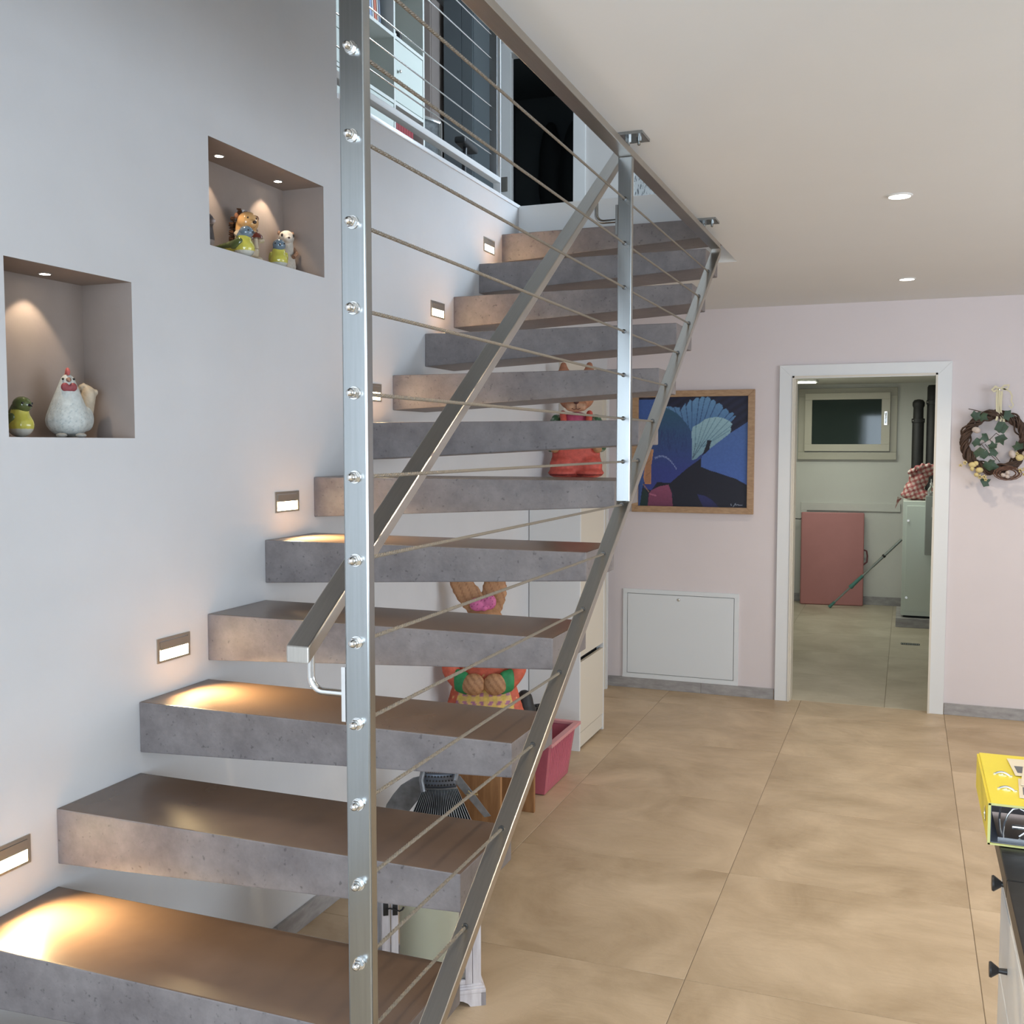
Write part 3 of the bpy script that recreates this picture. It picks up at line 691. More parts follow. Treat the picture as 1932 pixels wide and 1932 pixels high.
for s_ in (-1, 1):
    poly = [(.05, .372), (.10, .362), (.145, .335), (.175, .30), (.20, .262), (.205, .245), (.115, .235), (.08, .28), (.05, .30)] if s_ < 0 else [(.055, .372), (.075, .365), (.125, .30), (.19, .21), (.165, .205), (.06, .335)]
    poly = [(s_*x, z) for x, z in poly]
    if s_ < 0: poly = poly[::-1]
    obj('wing', B().prism(poly, .003, Matrix.Translation((0, .004, 0))), m_zinc, an, local=True, bevel=.001, smooth=False)
obj('head', B().ell((0, -.02, .50), (.038, .034, .045)), m_zinc, an, local=True)
obj('arm', B().tube([(-.055, -.035, .43), (-.068, -.05, .37), (-.06, -.06, .33)], .010, 8), m_zinc, an, local=True)
obj('arm', B().tube([(.055, -.035, .43), (.062, -.05, .40), (.055, -.06, .37)], .010, 8), m_zinc, an, local=True)
obj('wire_bow', B().tube([(.118, -.012, .300), (.105, -.015, .315), (.098, -.012, .30), (.118, -.014, .297), (.135, -.015, .315), (.140, -.012, .298), (.118, -.012, .300)], .0022, 6), M('gold_ribbon', (.45, .36, .16), .5), an, local=True)

# ------------------------------------------------------------------ lantern
m_lw = M('white_washed_wood', (.72, .69, .71), .6, col2=(.56, .52, .54), vscale=10, stretch=(6, 6, .6))
ln = root('lantern', (-1.106, 2.635, 0), 'white wooden lantern with glass sides and black hook latch on the floor under the stairs', 'lantern')
ln.location = (-1.106, 2.635, 0); ln.rotation_euler = (0, 0, math.atan2(.135, .21))   # local +x points from the left to the right corner
W = .282
ln.scale = (1, 1, .78)
# local frame: right front corner at origin, x from -W to 0, y from 0 (front) to W
for px_ in (-W, -.024):
    for py_ in (0, W-.024):
        obj('corner_post', B().box(px_, px_+.024, py_, py_+.024, .075, .515), m_lw, ln, local=True, bevel=.002)
for (x0, x1, y0, y1) in ((-W-.012, .012, -.012, W+.012),):
    obj('base', B().box(x0, x1, y0, y1, .048, .062).box(x0+.006, x1-.006, y0+.006, y1-.006, .062, .07).box(x0+.01, x1-.01, y0+.01, y1-.01, .07, .078), m_lw, ln, local=True, bevel=.002)
for (x_, sx) in ((.012, -1), (-W-.012, 1)):
    for (y_, sy) in ((-.012, 1), (W+.012, -1)):
        poly = [(0, 0), (sx*.045, 0), (sx*.052, .012), (sx*.066, .022), (sx*.09, .028), (sx*.10, .048), (0, .048)]
        if sx > 0: pass
        q = B().prism(poly, .014*sy, Matrix.Translation((x_, y_, 0)))
        q.prism([(sy*x, z) if True else 0 for x, z in [(0, 0), (.045, 0), (.052, .012), (.066, .022), (.09, .028), (.10, .048), (0, .048)]], -.014*sx*-1, Matrix.Translation((x_, y_, 0)) @ Matrix.Rotation(PI/2, 4, 'Z') if False else Matrix.Translation((x_, y_, 0)) @ Matrix(((0, 1, 0, 0), (1, 0, 0, 0), (0, 0, 1, 0), (0, 0, 0, 1))))
        obj('foot', q, m_lw, ln, local=True, smooth=False)
obj('top_frame', B().box(-W-.008, .008, -.008, W+.008, .515, .535), m_lw, ln, local=True, bevel=.002)
b = B(); bm = b.bm; V = [bm.verts.new(p) for p in ((-W-.01, -.01, .535), (.01, -.01, .535), (.01, W+.01, .535), (-W-.01, W+.01, .535), (-W/2-.04, W/2-.04, .575), (-W/2+.04, W/2-.04, .575), (-W/2+.04, W/2+.04, .575), (-W/2-.04, W/2+.04, .575))]
for f in ((3,2,1,0),(4,5,6,7),(0,1,5,4),(1,2,6,5),(2,3,7,6),(3,0,4,7)): bm.faces.new([V[i] for i in f])
obj('roof', b, m_lw, ln, local=True, smooth=False)
dr = obj('door', B().box(-W+.026, -W+.046, -.004, .012, .08, .512).box(-.046, -.026, -.004, .012, .08, .512).box(-W+.046, -.046, -.004, .012, .08, .098).box(-W+.046, -.046, -.004, .012, .494, .512), m_lw, ln, local=True, bevel=.0015)
q = B().box(-W+.004, -W+.018, -.006, 0, .368, .412).box(-W+.030, -W+.044, -.009, -.004, .368, .412)
q.tube([(-W+.012, -.012, .396), (-W+.022, -.016, .400), (-W+.034, -.016, .394), (-W+.048, -.018, .388), (-W+.056, -.02, .394), (-W+.060, -.018, .402)], .0028, 8)
lt = obj('latch', q, m_black, ln, local=True, bevel=.002)
m_thin = M('thin_glass', (1, 1, 1), .02, trans=1, spec=.5)
obj('pane', B().box(-W+.046, -.046, .003, .006, .098, .494), m_thin, ln, local=True, smooth=False)
obj('pane', B().box(-W+.024, -.024, W-.012, W-.009, .08, .512), m_thin, ln, local=True, smooth=False)
obj('pane', B().box(-W+.009, -W+.012, .024, W-.024, .08, .512), m_thin, ln, local=True, smooth=False)
obj('pane', B().box(-.012, -.009, .024, W-.024, .08, .512), m_thin, ln, local=True, smooth=False)
cd = B().lathe([(.086, .0615), (.088, .066), (.088, .375), (.082, .382), (.03, .374), (.004, .372)], (0, 0, 0), seg=40)
cm = Matrix.Translation((-1.106, 2.635, 0)) @ Matrix.Rotation(math.atan2(.135, .21), 4, 'Z') @ Matrix.Translation((-W/2+.01, W/2, 0))
cdl = obj('candle', cd.xf(cm), M('ivory_wax', (.86, .88, .68), .45, spec=.4)); tag(cdl, 'thick pale ivory candle inside the white lantern', 'candle')
obj('wick', B().tube([cm @ Vector(p) for p in ((0, 0, .372), (0, .001, .382), (.002, .002, .39))], .0015, 6), m_black, cdl)

# ------------------------------------------------------------------ far wall: access panel and painting
ap = root('access_panel', (-1.352, YF, .361), 'white metal access panel with small round lock, low on the far wall', 'panel')
x0, x1, z0, z1 = -1.730, -.975, .070, .658
obj('frame', B().box(x0, x1, YF-.012, YF, z1-.028, z1).box(x0, x1, YF-.012, YF, z0, z0+.028).box(x0, x0+.028, YF-.012, YF, z0+.028, z1-.028).box(x1-.028, x1, YF-.012, YF, z0+.028, z1-.028), m_whitem, ap, bevel=.001, smooth=False)
obj('door', B().box(x0+.031, x1-.031, YF-.010, YF-.002, z0+.031, z1-.031), m_whitem, ap, bevel=.001, smooth=False)
obj('gap', B().box(x0+.028, x1-.028, YF-.002, YF-.0005, z0+.028, z1-.028), m_dark, ap, smooth=False)
obj('lock', B().lathe([(.010, YF-.010), (.010, YF-.0125), (.0065, YF-.0135)], (-1.36, 0, .600), axis='y', seg=20) if False else B().cyl((-1.36, YF-.0095, .600), (-1.36, YF-.013, .600), .010, 20).cyl((-1.36, YF-.013, .600), (-1.36, YF-.0145, .600), .005, 6), m_polish, ap)
obj('lower_lip', B().box(x0-.002, x1+.002, YF-.015, YF-.012, z0-.001, z0+.010), m_whitem, ap, smooth=False)

pt = root('painting', (-1.281, YF, 1.167), 'square oak framed painting of blue fan shaped feathers on the far wall', 'painting')
x0, x1, z0, z1 = -1.672, -.893, 1.167, 1.948; fw = .040
for poly in ([(x0, z0), (x0+fw, z0+fw), (x0+fw, z1-fw), (x0, z1)], [(x1, z0), (x1, z1), (x1-fw, z1-fw), (x1-fw, z0+fw)], [(x0, z1), (x0+fw, z1-fw), (x1-fw, z1-fw), (x1, z1)], [(x0, z0), (x1, z0), (x1-fw, z0+fw), (x0+fw, z0+fw)]):
    obj('frame_strip', B().prism(poly, .030, Matrix.Translation((0, YF-.031, 0))), m_oak, pt, bevel=.0015, bseg=1, smooth=False)
NP = 200
PX0, PX1, PZ0, PZ1 = 285., 1205., 1745., 822.
gx, gz = np.meshgrid(np.linspace(PX0, PX1, NP+1), np.linspace(PZ0, PZ1, NP+1), indexing='ij')
img = np.zeros((NP+1, NP+1, 3)); img[:] = s2l((26, 28, 58))
img *= (1+.25*np.sin(gx*.06+gz*.09))[..., None]
def inpoly(poly):
    r = np.zeros(gx.shape, bool); n = len(poly); j = n-1
    for i in range(n):
        xi, yi = poly[i]; xj, yj = poly[j]
        c = ((yi > gz) != (yj > gz)) & (gx < (xj-xi)*(gz-yi)/(yj-yi+1e-9)+xi); r ^= c; j = i
    return r
def paint(poly, c, c2=None, ax=None):
    m_ = inpoly(poly); a = np.array(s2l(c))
    if c2 is None: img[m_] = a
    else:
        t_ = np.clip((gz-ax[0])/(ax[1]-ax[0]), 0, 1)[..., None]; img[m_] = (a*(1-t_)+np.array(s2l(c2))*t_)[m_]
def stroke(p, q_, wd, c, al=1.):
    p = np.array(p, float); q_ = np.array(q_, float); d = q_-p; L_ = (d**2).sum()
    t_ = np.clip(((gx-p[0])*d[0]+(gz-p[1])*d[1])/L_, 0, 1)
    m_ = np.hypot(gx-p[0]-t_*d[0], gz-p[1]-t_*d[1]) < wd; img[m_] = img[m_]*(1-al)+np.array(s2l(c))*al
paint([(280, 845), (430, 840), (425, 1000), (345, 1500), (320, 1600), (300, 1750), (280, 1750)], (48, 92, 170), (40, 80, 150), (850, 1740))
paint([(1215, 1025), (1060, 1128), (890, 1258), (822, 1325), (822, 1408), (900, 1440), (950, 1452), (1000, 1470), (1060, 1492), (1110, 1505), (1215, 1562)], (62, 104, 172), (56, 100, 186), (1030, 1550))
paint([(505, 905), (560, 903), (578, 912), (600, 905), (618, 915), (634, 908), (640, 950), (655, 915), (684, 876), (690, 905), (722, 848), (738, 860), (745, 860), (775, 832), (795, 836), (800, 850), (820, 824), (842, 828), (850, 838), (870, 826), (890, 840), (895, 862), (915, 850), (936, 868), (938, 890), (965, 880), (992, 900), (996, 935), (1020, 925), (1042, 945), (1046, 968), (1075, 955), (1088, 968), (1075, 990), (1105, 985), (1080, 1020), (1060, 1040), (745, 1180), (700, 1060), (600, 960)], (92, 148, 196), (58, 110, 166), (840, 1100))
for e in [(540, 908), (590, 912), (637, 912), (686, 880), (738, 862), (798, 850), (846, 838), (893, 860), (937, 888), (994, 930), (1044, 965), (1076, 990)]:
    stroke(e, (745, 1330), 3.5, (34, 70, 118), .8)
paint([(739, 1352), (738, 1120), (748, 1075), (800, 1050), (850, 1012), (900, 998), (960, 996), (1010, 1008), (1050, 1030), (1062, 1042), (1076, 1055), (1060, 1080), (1066, 1100), (1056, 1130), (892, 1257), (890, 1240), (906, 1188), (870, 1184), (866, 1215), (838, 1290), (775, 1345)], (150, 192, 204), (118, 160, 178), (1000, 1340))
for e in [(775, 1062), (835, 1022), (890, 1004), (940, 1000), (990, 1008), (1040, 1030), (1070, 1062), (1062, 1100)]:
    stroke(e, ((e[0]-745)*.25+760, 1240), 3, (88, 132, 156), .8)
for e in [(775, 1215), (815, 1200), (850, 1195)]: stroke(e, (748, 1340), 3, (60, 90, 110), .8)
paint([(440, 950), (505, 912), (560, 930), (620, 965), (680, 1030), (720, 1085), (740, 1125), (742, 1352), (775, 1345), (838, 1290), (822, 1335), (700, 1430), (570, 1545), (450, 1540), (400, 1612), (335, 1590), (340, 1380), (400, 1230), (430, 1080)], (36, 88, 118), (40, 56, 142), (930, 1450))
for k in range(60):
    a = random.uniform(450, 700); z = random.uniform(1080, 1260)
    stroke((a, z), (a+random.uniform(-12, 12), z+random.uniform(20, 60)), 4, (32, 50, 112), .35)
paint([(870, 1186), (905, 1188), (890, 1240), (888, 1262), (822, 1325), (822, 1408), (900, 1440), (1000, 1470), (1110, 1505), (1215, 1562), (1215, 1760), (580, 1760), (590, 1650), (560, 1548), (700, 1425), (822, 1335), (838, 1290), (866, 1215)], (22, 24, 44))
paint([(445, 1545), (560, 1548), (600, 1760), (560, 1760), (440, 1620)], (16, 18, 34))
paint([(383, 1262), (418, 1262), (398, 1400), (396, 1560), (345, 1560), (330, 1500), (352, 1350)], (206, 146, 96), (196, 128, 78), (1260, 1560))
for k in range(5): stroke((396-9*k, 1275+8*k), (385-9*k, 1545), 2.4, (120, 84, 60), .6)
stroke((330, 1560), (380, 1625), 4, (150, 110, 90))
paint([(368, 1760), (380, 1640), (400, 1610), (470, 1575), (548, 1560), (575, 1630), (588, 1760)], (150, 66, 104), (120, 48, 84), (1560, 1740))
stroke((385, 1640), (440, 1655), 6, (196, 104, 140), .7)
paint([(296, 1760), (318, 1640), (335, 1590), (372, 1640), (372, 1760)], (24, 52, 52))
paint([(790, 1636), (860, 1650), (925, 1690), (985, 1760), (850, 1760)], (40, 44, 112), (30, 32, 84), (1640, 1740))
for k in range(16):
    a = k/15*PI*.75; x = 430+180*(k/15); z = 1330-30*math.sin(a*1.3)+90*(k/15)**2
    stroke((x, z), (x+3, z+12), 3.2, (150, 170, 220), .8)
for (a, c) in [((1070, 1712), (1076, 1728)), ((1092, 1735), (1108, 1708)), ((1108, 1708), (1112, 1722)), ((1112, 1722), (1128, 1718)), ((1128, 1718), (1140, 1724)), ((1140, 1724), (1165, 1720))]: stroke(a, c, 2.4, (150, 160, 180), .8)
img = img*.84+.16*img.mean(axis=2, keepdims=True)
cx0, cx1, cz0, cz1 = x0+fw-.002, x1-fw+.002, z0+fw-.002, z1-fw+.002
gxw = cx0+(gx-PX0)/(PX1-PX0)*(cx1-cx0); gzw = cz0+(gz-PZ0)/(PZ1-PZ0)*(cz1-cz0)
me = bpy.data.meshes.new('canvas')
vs = [(gxw[i, j]+1.281, -.014, gzw[i, j]-1.167) for i in range(NP+1) for j in range(NP+1)]
fs = [(i*(NP+1)+j, (i+1)*(NP+1)+j, (i+1)*(NP+1)+j+1, i*(NP+1)+j+1) for i in range(NP) for j in range(NP)]
me.from_pydata(vs, [], fs); at = me.color_attributes.new('Col', 'FLOAT_COLOR', 'POINT')
at.data.foreach_set('color', np.concatenate([img.reshape(-1, 3), np.ones(((NP+1)**2, 1))], 1).ravel())
obj('canvas', me, m_paint, pt, local=True, recalc=False, smooth=False)
obj('backing', B().box(cx0, cx1, YF-.012, YF-.001, cz0, cz1), m_oak, pt, smooth=False)

# ------------------------------------------------------------------ wreath
wc = Vector((.467, YF-.045, 1.618))
wr = root('wreath', tuple(wc), 'round brown vine wreath with ivy, eggs and yellow blossoms hanging beside the doorway', 'wreath')
m_vine = M('vine_twig', (.10, .055, .035), .75, var=.5, vscale=40)
m_leaf = M('ivy_leaf', (.042, .085, .045), .5, var=.4, vscale=30)
m_egg = M('speckled_egg', (.62, .52, .46), .5, var=.2, vscale=60)
m_yel = M('cream_blossom', (.72, .58, .26), .6, var=.2, vscale=40)
m_rib = M('sheer_cream_ribbon', (.66, .58, .36), .4)
rnd = random.Random(3)
for s_ in range(16):
    ph = rnd.uniform(0, 2*PI); ph2 = rnd.uniform(0, 2*PI); R0 = .156+rnd.uniform(-.008, .008); tw = rnd.choice([5, 6, 7]); rr = rnd.uniform(.010, .026)
    pts = []
    for k in range(72):
        a = 2*PI*k/72; r = R0+rr*math.cos(tw*a+ph)+.004*math.sin(3*a+ph2)
        pts.append(wc+Vector((r*math.cos(a), .018*math.sin(tw*a+ph), r*math.sin(a)*1.02)))
    obj('vine', B().tube(pts, rnd.uniform(.0035, .0065), 6, closed=True), m_vine, wr)
def P(u, v, dy=-.035):   # picture-free helper: wreath plane coordinates in decimetres measured from its centre
    return wc+Vector((u, dy, v))
def zoomp(X, Y, dy=-.04):
    return P((X-775)/8.05/325, (1080-Y)/8.05/325, dy)
for (X, Y) in [(640, 1010), (520, 1080), (560, 1230), (640, 1270), (745, 1140), (760, 1230), (850, 1030), (720, 1400), (830, 850), (500, 690), (600, 700), (930, 680), (1090, 1150), (770, 1440), (650, 1680), (880, 880), (690, 1440)]:
    c = zoomp(X, Y); s_ = rnd.uniform(.029, .040); a0 = rnd.uniform(0, 2*PI)
    shp = [(0, 1.12), (.34, .46), (.88, .36), (.70, -.10), (.66, -.48), (.25, -.52), (0, -.50), (-.25, -.52), (-.66, -.48), (-.70, -.10), (-.88, .36), (-.34, .46)]
    b = B(); bm = b.bm; ctr = [bm.verts.new((0, -.004, 0)), bm.verts.new((0, -.0028, 0))]
    fr = [bm.verts.new((x*s_, .0016*math.cos(i*1.7), z*s_)) for i, (x, z) in enumerate(shp)]
    bk2 = [bm.verts.new((v.co.x, v.co.y+.001, v.co.z)) for v in fr]
    for i in range(12):
        j = (i+1) % 12; bm.faces.new((ctr[0], fr[i], fr[j])); bm.faces.new((ctr[1], bk2[j], bk2[i])); bm.faces.new((fr[i], bk2[i], bk2[j], fr[j]))
    b.xf(Matrix.Translation(c) @ Matrix.Rotation(a0, 4, 'Y') @ Matrix.Rotation(rnd.uniform(-.4, .4), 4, 'X'))
    obj('leaf', b, m_leaf, wr)
for pts in ([(790, 945), (705, 1040), (600, 1100), (560, 1130)], [(705, 1045), (740, 1100)], [(590, 1110), (700, 1250), (800, 1350)], [(640, 1110), (800, 1310), (850, 1380)], [(785, 945), (840, 990)]):
    obj('stem', B().tube([zoomp(x, y, -.035) for x, y in pts], .0018, 6), m_vine, wr)
obj('twig', B().tube([zoomp(400, 580, -.03), zoomp(520, 610, -.035), zoomp(700, 670, -.03)], .0022, 6).tube([zoomp(488, 605, -.032), zoomp(490, 660, -.035)], .0015, 5).tube([zoomp(540, 618, -.032), zoomp(542, 670, -.035)], .0015, 5), m_vine, wr)
for (X, Y, a) in [(512, 900, .3), (1010, 1260, 1.2), (1200, 1255, .2)]:
    obj('egg', B().ell(zoomp(X, Y, -.05), (.024, .018, .018), Matrix.Rotation(a, 3, 'Y')), m_egg, wr)
b = B()
for k in range(16):
    q_ = rnd.uniform(.6, 1.1)
    b.tube([zoomp(955, 1545, -.05)+Vector((.068*q_*math.cos(a*2*PI/14+k), rnd.uniform(-.012, .012), .036*q_*math.sin(a*2*PI/14+k))) for a in range(14)], .0022, 5, closed=True)
ns = tag(obj('nest', b, M('nest_fibre', (.20, .10, .065), .8, var=.4, vscale=50), wr), kind='stuff')
for (X, Y) in [(892, 1570), (955, 1535), (950, 1590)]: obj('small_egg', B().ell(zoomp(X, Y, -.07), (.0135, .011, .011), Matrix.Rotation(.5, 3, 'Y')), m_egg, wr)
def flower(c, r, n=5):
    b = B()
    for k in range(n):
        a = 2*PI*k/n+rnd.uniform(0, .3)
        b.ell(c+Vector((r*.6*math.cos(a), 0, r*.6*math.sin(a))), (r*.5, r*.18, r*.32), Matrix.Rotation(-a, 3, 'Y'), 8)
    return b
for (X, Y, r) in [(370, 1390, .012), (310, 1430, .010), (580, 1600, .013), (640, 1600, .012), (660, 1640, .010), (1125, 1500, .013), (1180, 1480, .012), (1175, 1560, .010), (1070, 1250, .010)]:
    f = obj('blossom', flower(zoomp(X, Y, -.055), r), m_yel, wr)
    obj('blossom_centre', B().ell(zoomp(X, Y, -.062), (r*.28, r*.2, r*.28), seg=8), m_vine, f)
for (X, Y, rx, rz_) in [(475, 1420, .022, .016), (570, 1500, .021, .016), (470, 1480, .012, .014), (530, 1570, .013, .012), (1110, 1310, .022, .019), (520, 1400, .014, .014)]:
    obj('bud', B().ell(zoomp(X, Y, -.055), (rx, .014, rz_)), m_yel, wr)
# ribbon: bow at a nail, two hanging bands
def band(pts, wd, name='ribbon'):
    b = B(); P_ = [Vector(p) for p in pts]
    L1, L2 = [], []
    for i, p in enumerate(P_):
        t_ = (P_[min(i+1, len(P_)-1)]-P_[max(i-1, 0)]); t_.normalize(); s_ = Vector((t_.z, 0, -t_.x))*wd
        L1.append([b.bm.verts.new(p+s_+Vector((0, dy, 0))) for dy in (0, .0012)]); L2.append([b.bm.verts.new(p-s_+Vector((0, dy, 0))) for dy in (0, .0012)])
    for i in range(len(P_)-1):
        b.bm.faces.new((L1[i][0], L1[i+1][0], L2[i+1][0], L2[i][0])); b.bm.faces.new((L1[i][1], L2[i][1], L2[i+1][1], L1[i+1][1]))
        b.bm.faces.new((L1[i][0], L1[i][1], L1[i+1][1], L1[i+1][0])); b.bm.faces.new((L2[i][0], L2[i+1][0], L2[i+1][1], L2[i][1]))
    return obj(name, b, m_rib, wr)
for pts, wd in (([(790, 320), (785, 450), (790, 560), (800, 700), (785, 760)], .006), ([(850, 320), (842, 450), (840, 600), (850, 660), (885, 740), (900, 850), (915, 930)], .006), ([(815, 310), (812, 470), (820, 640), (860, 720), (835, 790)], .005),
    ([(860, 280), (960, 330), (990, 400), (980, 470), (1010, 530), (985, 580), (950, 540)], .0035), ([(820, 290), (760, 250), (715, 300), (740, 325), (810, 295)], .006), ([(830, 290), (880, 240), (945, 235), (930, 285), (850, 300)], .005)):
    band([zoomp(x, y, -.02) for x, y in pts], wd)
obj('nail', B().cyl(zoomp(815, 300, .043), zoomp(815, 300, -.03), .002, 8), m_polish, wr)

# ------------------------------------------------------------------ niche ornaments
# white hen
hen = root('hen_ornament', (-1.945, 1.995, 1.618), 'white ceramic hen with red comb sitting in the taller wall niche', 'ornament', rz=math.radians(52))
HW = s2l((208, 212, 208)); HC = s2l((196, 182, 160))
q = B()
for k in range(10):
    t_ = k/9; q.ell((0, -.012*t_, .043+.090*t_), (.053-.034*t_**1.1, .053-.032*t_**1.1, .042-.018*t_))
q.ell((.012, .03, .042), (.046, .048, .038)).ell((.044, .012, .048), (.018, .040, .032), Matrix.Rotation(-.3, 3, 'Z'))
def hencol(p):
    n_ = math.sin(p.x*520+math.sin(p.z*300)*2)*math.sin(p.z*610+p.y*400)
    return s2l((178, 188, 188)) if (n_ > .72 and p.z < .085) else HW
fig_obj('body', q, .0035, hen, hencol, m_matte, 5)
q = B()
for k in range(5):
    q.ell((.040+.004*k, .045, .055+.013*k), (.026-.002*k, .022, .026))
for k in range(7): q.ell((.030+.0075*k, .045, .128+.006*math.sin(k)-.0011*(k-3)**2), (.0045, .009, .008))
fig_obj('tail', q, .0028, hen, lambda p: HC, m_matte, 4)
q = B()
for k in range(4): q.ell((0, -.024+.008*k, .158+.006*math.sin(k+.6)), (.0055, .006, .009))
fig_obj('comb', q, .0018, hen, lambda p: s2l((190, 95, 92)), m_matte, 2)
q = B().ell((-.009, -.034, .124), (.010, .007, .011)).ell((.009, -.034, .124), (.010, .007, .011)).ell((0, -.034, .119), (.012, .006, .007))
fig_obj('wattle', q, .002, hen, lambda p: s2l((150, 70, 75)), m_matte, 3)
obj('beak', B().cyl((0, -.030, .142), (0, -.046, .137), .0065, 10, .001), m_matte, hen, local=True, colfn=lambda p: s2l((150, 120, 105)))
for s_ in (-1, 1): obj('eye', B().ell((s_*.0125, -.0262, .144), (.003, .003, .003), seg=8), m_matte, hen, local=True, colfn=lambda p: (.02, .02, .02), smooth='all')
for s_ in (-1, 1): obj('foot', B().ell((s_*.022, -.050, .006), (.013, .015, .006)), m_matte, hen, local=True, colfn=lambda p: s2l((170, 170, 165)), smooth='all')

def bird(name, loc, rz, label, cols, s=1., pose='sit'):
    r = root(name, loc, label, 'ornament', 'small ornaments in the wall niches', rz=rz)
    bel, side, crown, base = cols
    q = B()
    for k in range(7):
        t_ = k/6; q.ell((0, .004*math.sin(t_*3)*s, (.026+.034*t_)*s), ((.026-.009*t_)*s, (.029-.010*t_)*s, (.026-.008*t_)*s))
    if pose == 'sit': q.ell((0, .028*s, .036*s), (.014*s, .026*s, .010*s), Matrix.Rotation(.5, 3, 'X'))
    else:
        for k in range(6): q.ell((0, (.02+.012*k)*s, (.034-.0005*k)*s), ((.019-.002*k)*s, .014*s, (.019-.0025*k)*s))
    def cf(p):
        y, z, x = p.y/s, p.z/s, p.x/s
        if z > .058: return crown
        if y > .006 and z > .026 and abs(x) < .03: return side
        if z < .018: return base
        return bel
    fig_obj('body', q, .0022*s, r, cf, m_glaze, 5)
    q = B().ell((0, -.006*s, .068*s), (.0185*s, .020*s, .0175*s)); obj('head', q, m_glaze, r, local=True, colfn=lambda p: crown, smooth='all')
    obj('beak', B().cyl((0, -.024*s, .067*s), (0, -.033*s, .064*s), .0038*s, 10, .0006*s), m_glaze, r, local=True, colfn=lambda p: (.02, .02, .03))
    for t_ in (-1, 1):
        obj('eye', B().ell((t_*.0125*s, -.020*s, .071*s), (.0025*s,)*3, seg=8), m_glaze, r, local=True, colfn=lambda p: (.015, .015, .02), smooth='all')
        obj('wing', B().ell((t_*.022*s, .012*s, .036*s), (.006*s, .021*s, .012*s), Matrix.Rotation(-.5, 3, 'X')), m_glaze, r, local=True, colfn=lambda p: side, smooth='all')
    return r
YEL = s2l((208, 200, 90)); OLV = s2l((92, 104, 62)); BLU = s2l((112, 130, 144)); WHT = s2l((205, 205, 195))
bird('bird_ornament', (-1.935, 1.838, 1.618), math.radians(92), 'olive and yellow glazed bird at the left side of the taller niche', (YEL, OLV, OLV, WHT), 1.12)
bird('bird_ornament', (-1.885, 2.655, 2.165), math.radians(95), 'long tailed yellow and grey glazed bird beside the hedgehog', (YEL, OLV, BLU, WHT), 1.12, 'tail')
bird('bird_ornament', (-1.905, 2.868, 2.165), math.radians(42), 'round yellow glazed bird with blue head beside the squirrel', (YEL, s2l((190, 184, 84)), BLU, WHT), 1.12)

hg = root('hedgehog_ornament', (-1.945, 2.748, 2.165), 'brown hedgehog figurine with orange face holding a mushroom in the wide niche', 'ornament', 'small ornaments in the wall niches', rz=math.radians(62))
BR = s2l((84, 58, 42)); FA = s2l((226, 176, 116)); CRM = s2l((214, 198, 172))
q = B()
for k in range(7):
    t_ = k/6; q.ell((0, 0, .034+.062*t_), (.036-.008*t_, .030-.006*t_, .034))
q.ell((0, -.012, .108), (.029, .028, .027)).ell((0, -.036, .100), (.012, .014, .011))
fig_obj('body', q, .0026, hg, lambda p: FA if (p.z > .085 and p.y < .005) else (CRM if p.y < .0 else BR), m_glaze, 4)
q = B()
for k in range(170):
    a = rnd.uniform(0, PI); z = rnd.uniform(.02, .142); y_ = .012+.022*math.sin(a); x_ = .036*math.cos(a)*(1-.35*max(0, (z-.1)/.04))
    if z > .12: x_ *= .7
    c0 = Vector((x_, y_*(.9 if z < .12 else .5), z)); d = Vector((math.cos(a), .8*math.sin(a)+.2, .25)).normalized()
    q.cyl(c0-d*.005, c0+d*.006, .0048, 5, .0015)
tag(obj('spines', q, m_glaze, hg, local=True, colfn=lambda p: BR), kind='stuff')
obj('nose', B().ell((0, -.050, .102), (.0055, .005, .0045), seg=10), m_glaze, hg, local=True, colfn=lambda p: (.03, .015, .01), smooth='all')
for s_ in (-1, 1):
    obj('eye', B().ell((s_*.012, -.036, .115), (.0025,)*3, seg=8), m_glaze, hg, local=True, colfn=lambda p: (.02, .01, .01), smooth='all')
    obj('ear', B().ell((s_*.029, -.006, .122), (.006, .004, .008), seg=10), m_glaze, hg, local=True, colfn=lambda p: s2l((150, 100, 70)), smooth='all')
    obj('arm', B().tube([(s_*.032, -.010, .075), (s_*.030, -.030, .062), (s_*.014, -.040, .058)], .008, 8), m_glaze, hg, local=True, colfn=lambda p: CRM)
    obj('foot', B().ell((s_*.018, -.032, .009), (.012, .015, .009), seg=12), m_glaze, hg, local=True, colfn=lambda p: CRM, smooth='all')
mu = obj('mushroom', B().lathe([(.008, .035), (.006, .058), (.006, .062)], (.004, -.046, 0), seg=12), m_glaze, hg, local=True, colfn=lambda p: CRM)
obj('mushroom_cap', B().lathe([(.004, .060), (.019, .061), (.018, .068), (.011, .075), (.002, .078)], (.004, -.046, 0), seg=16), m_glaze, mu, local=True, colfn=lambda p: s2l((112, 56, 46)))

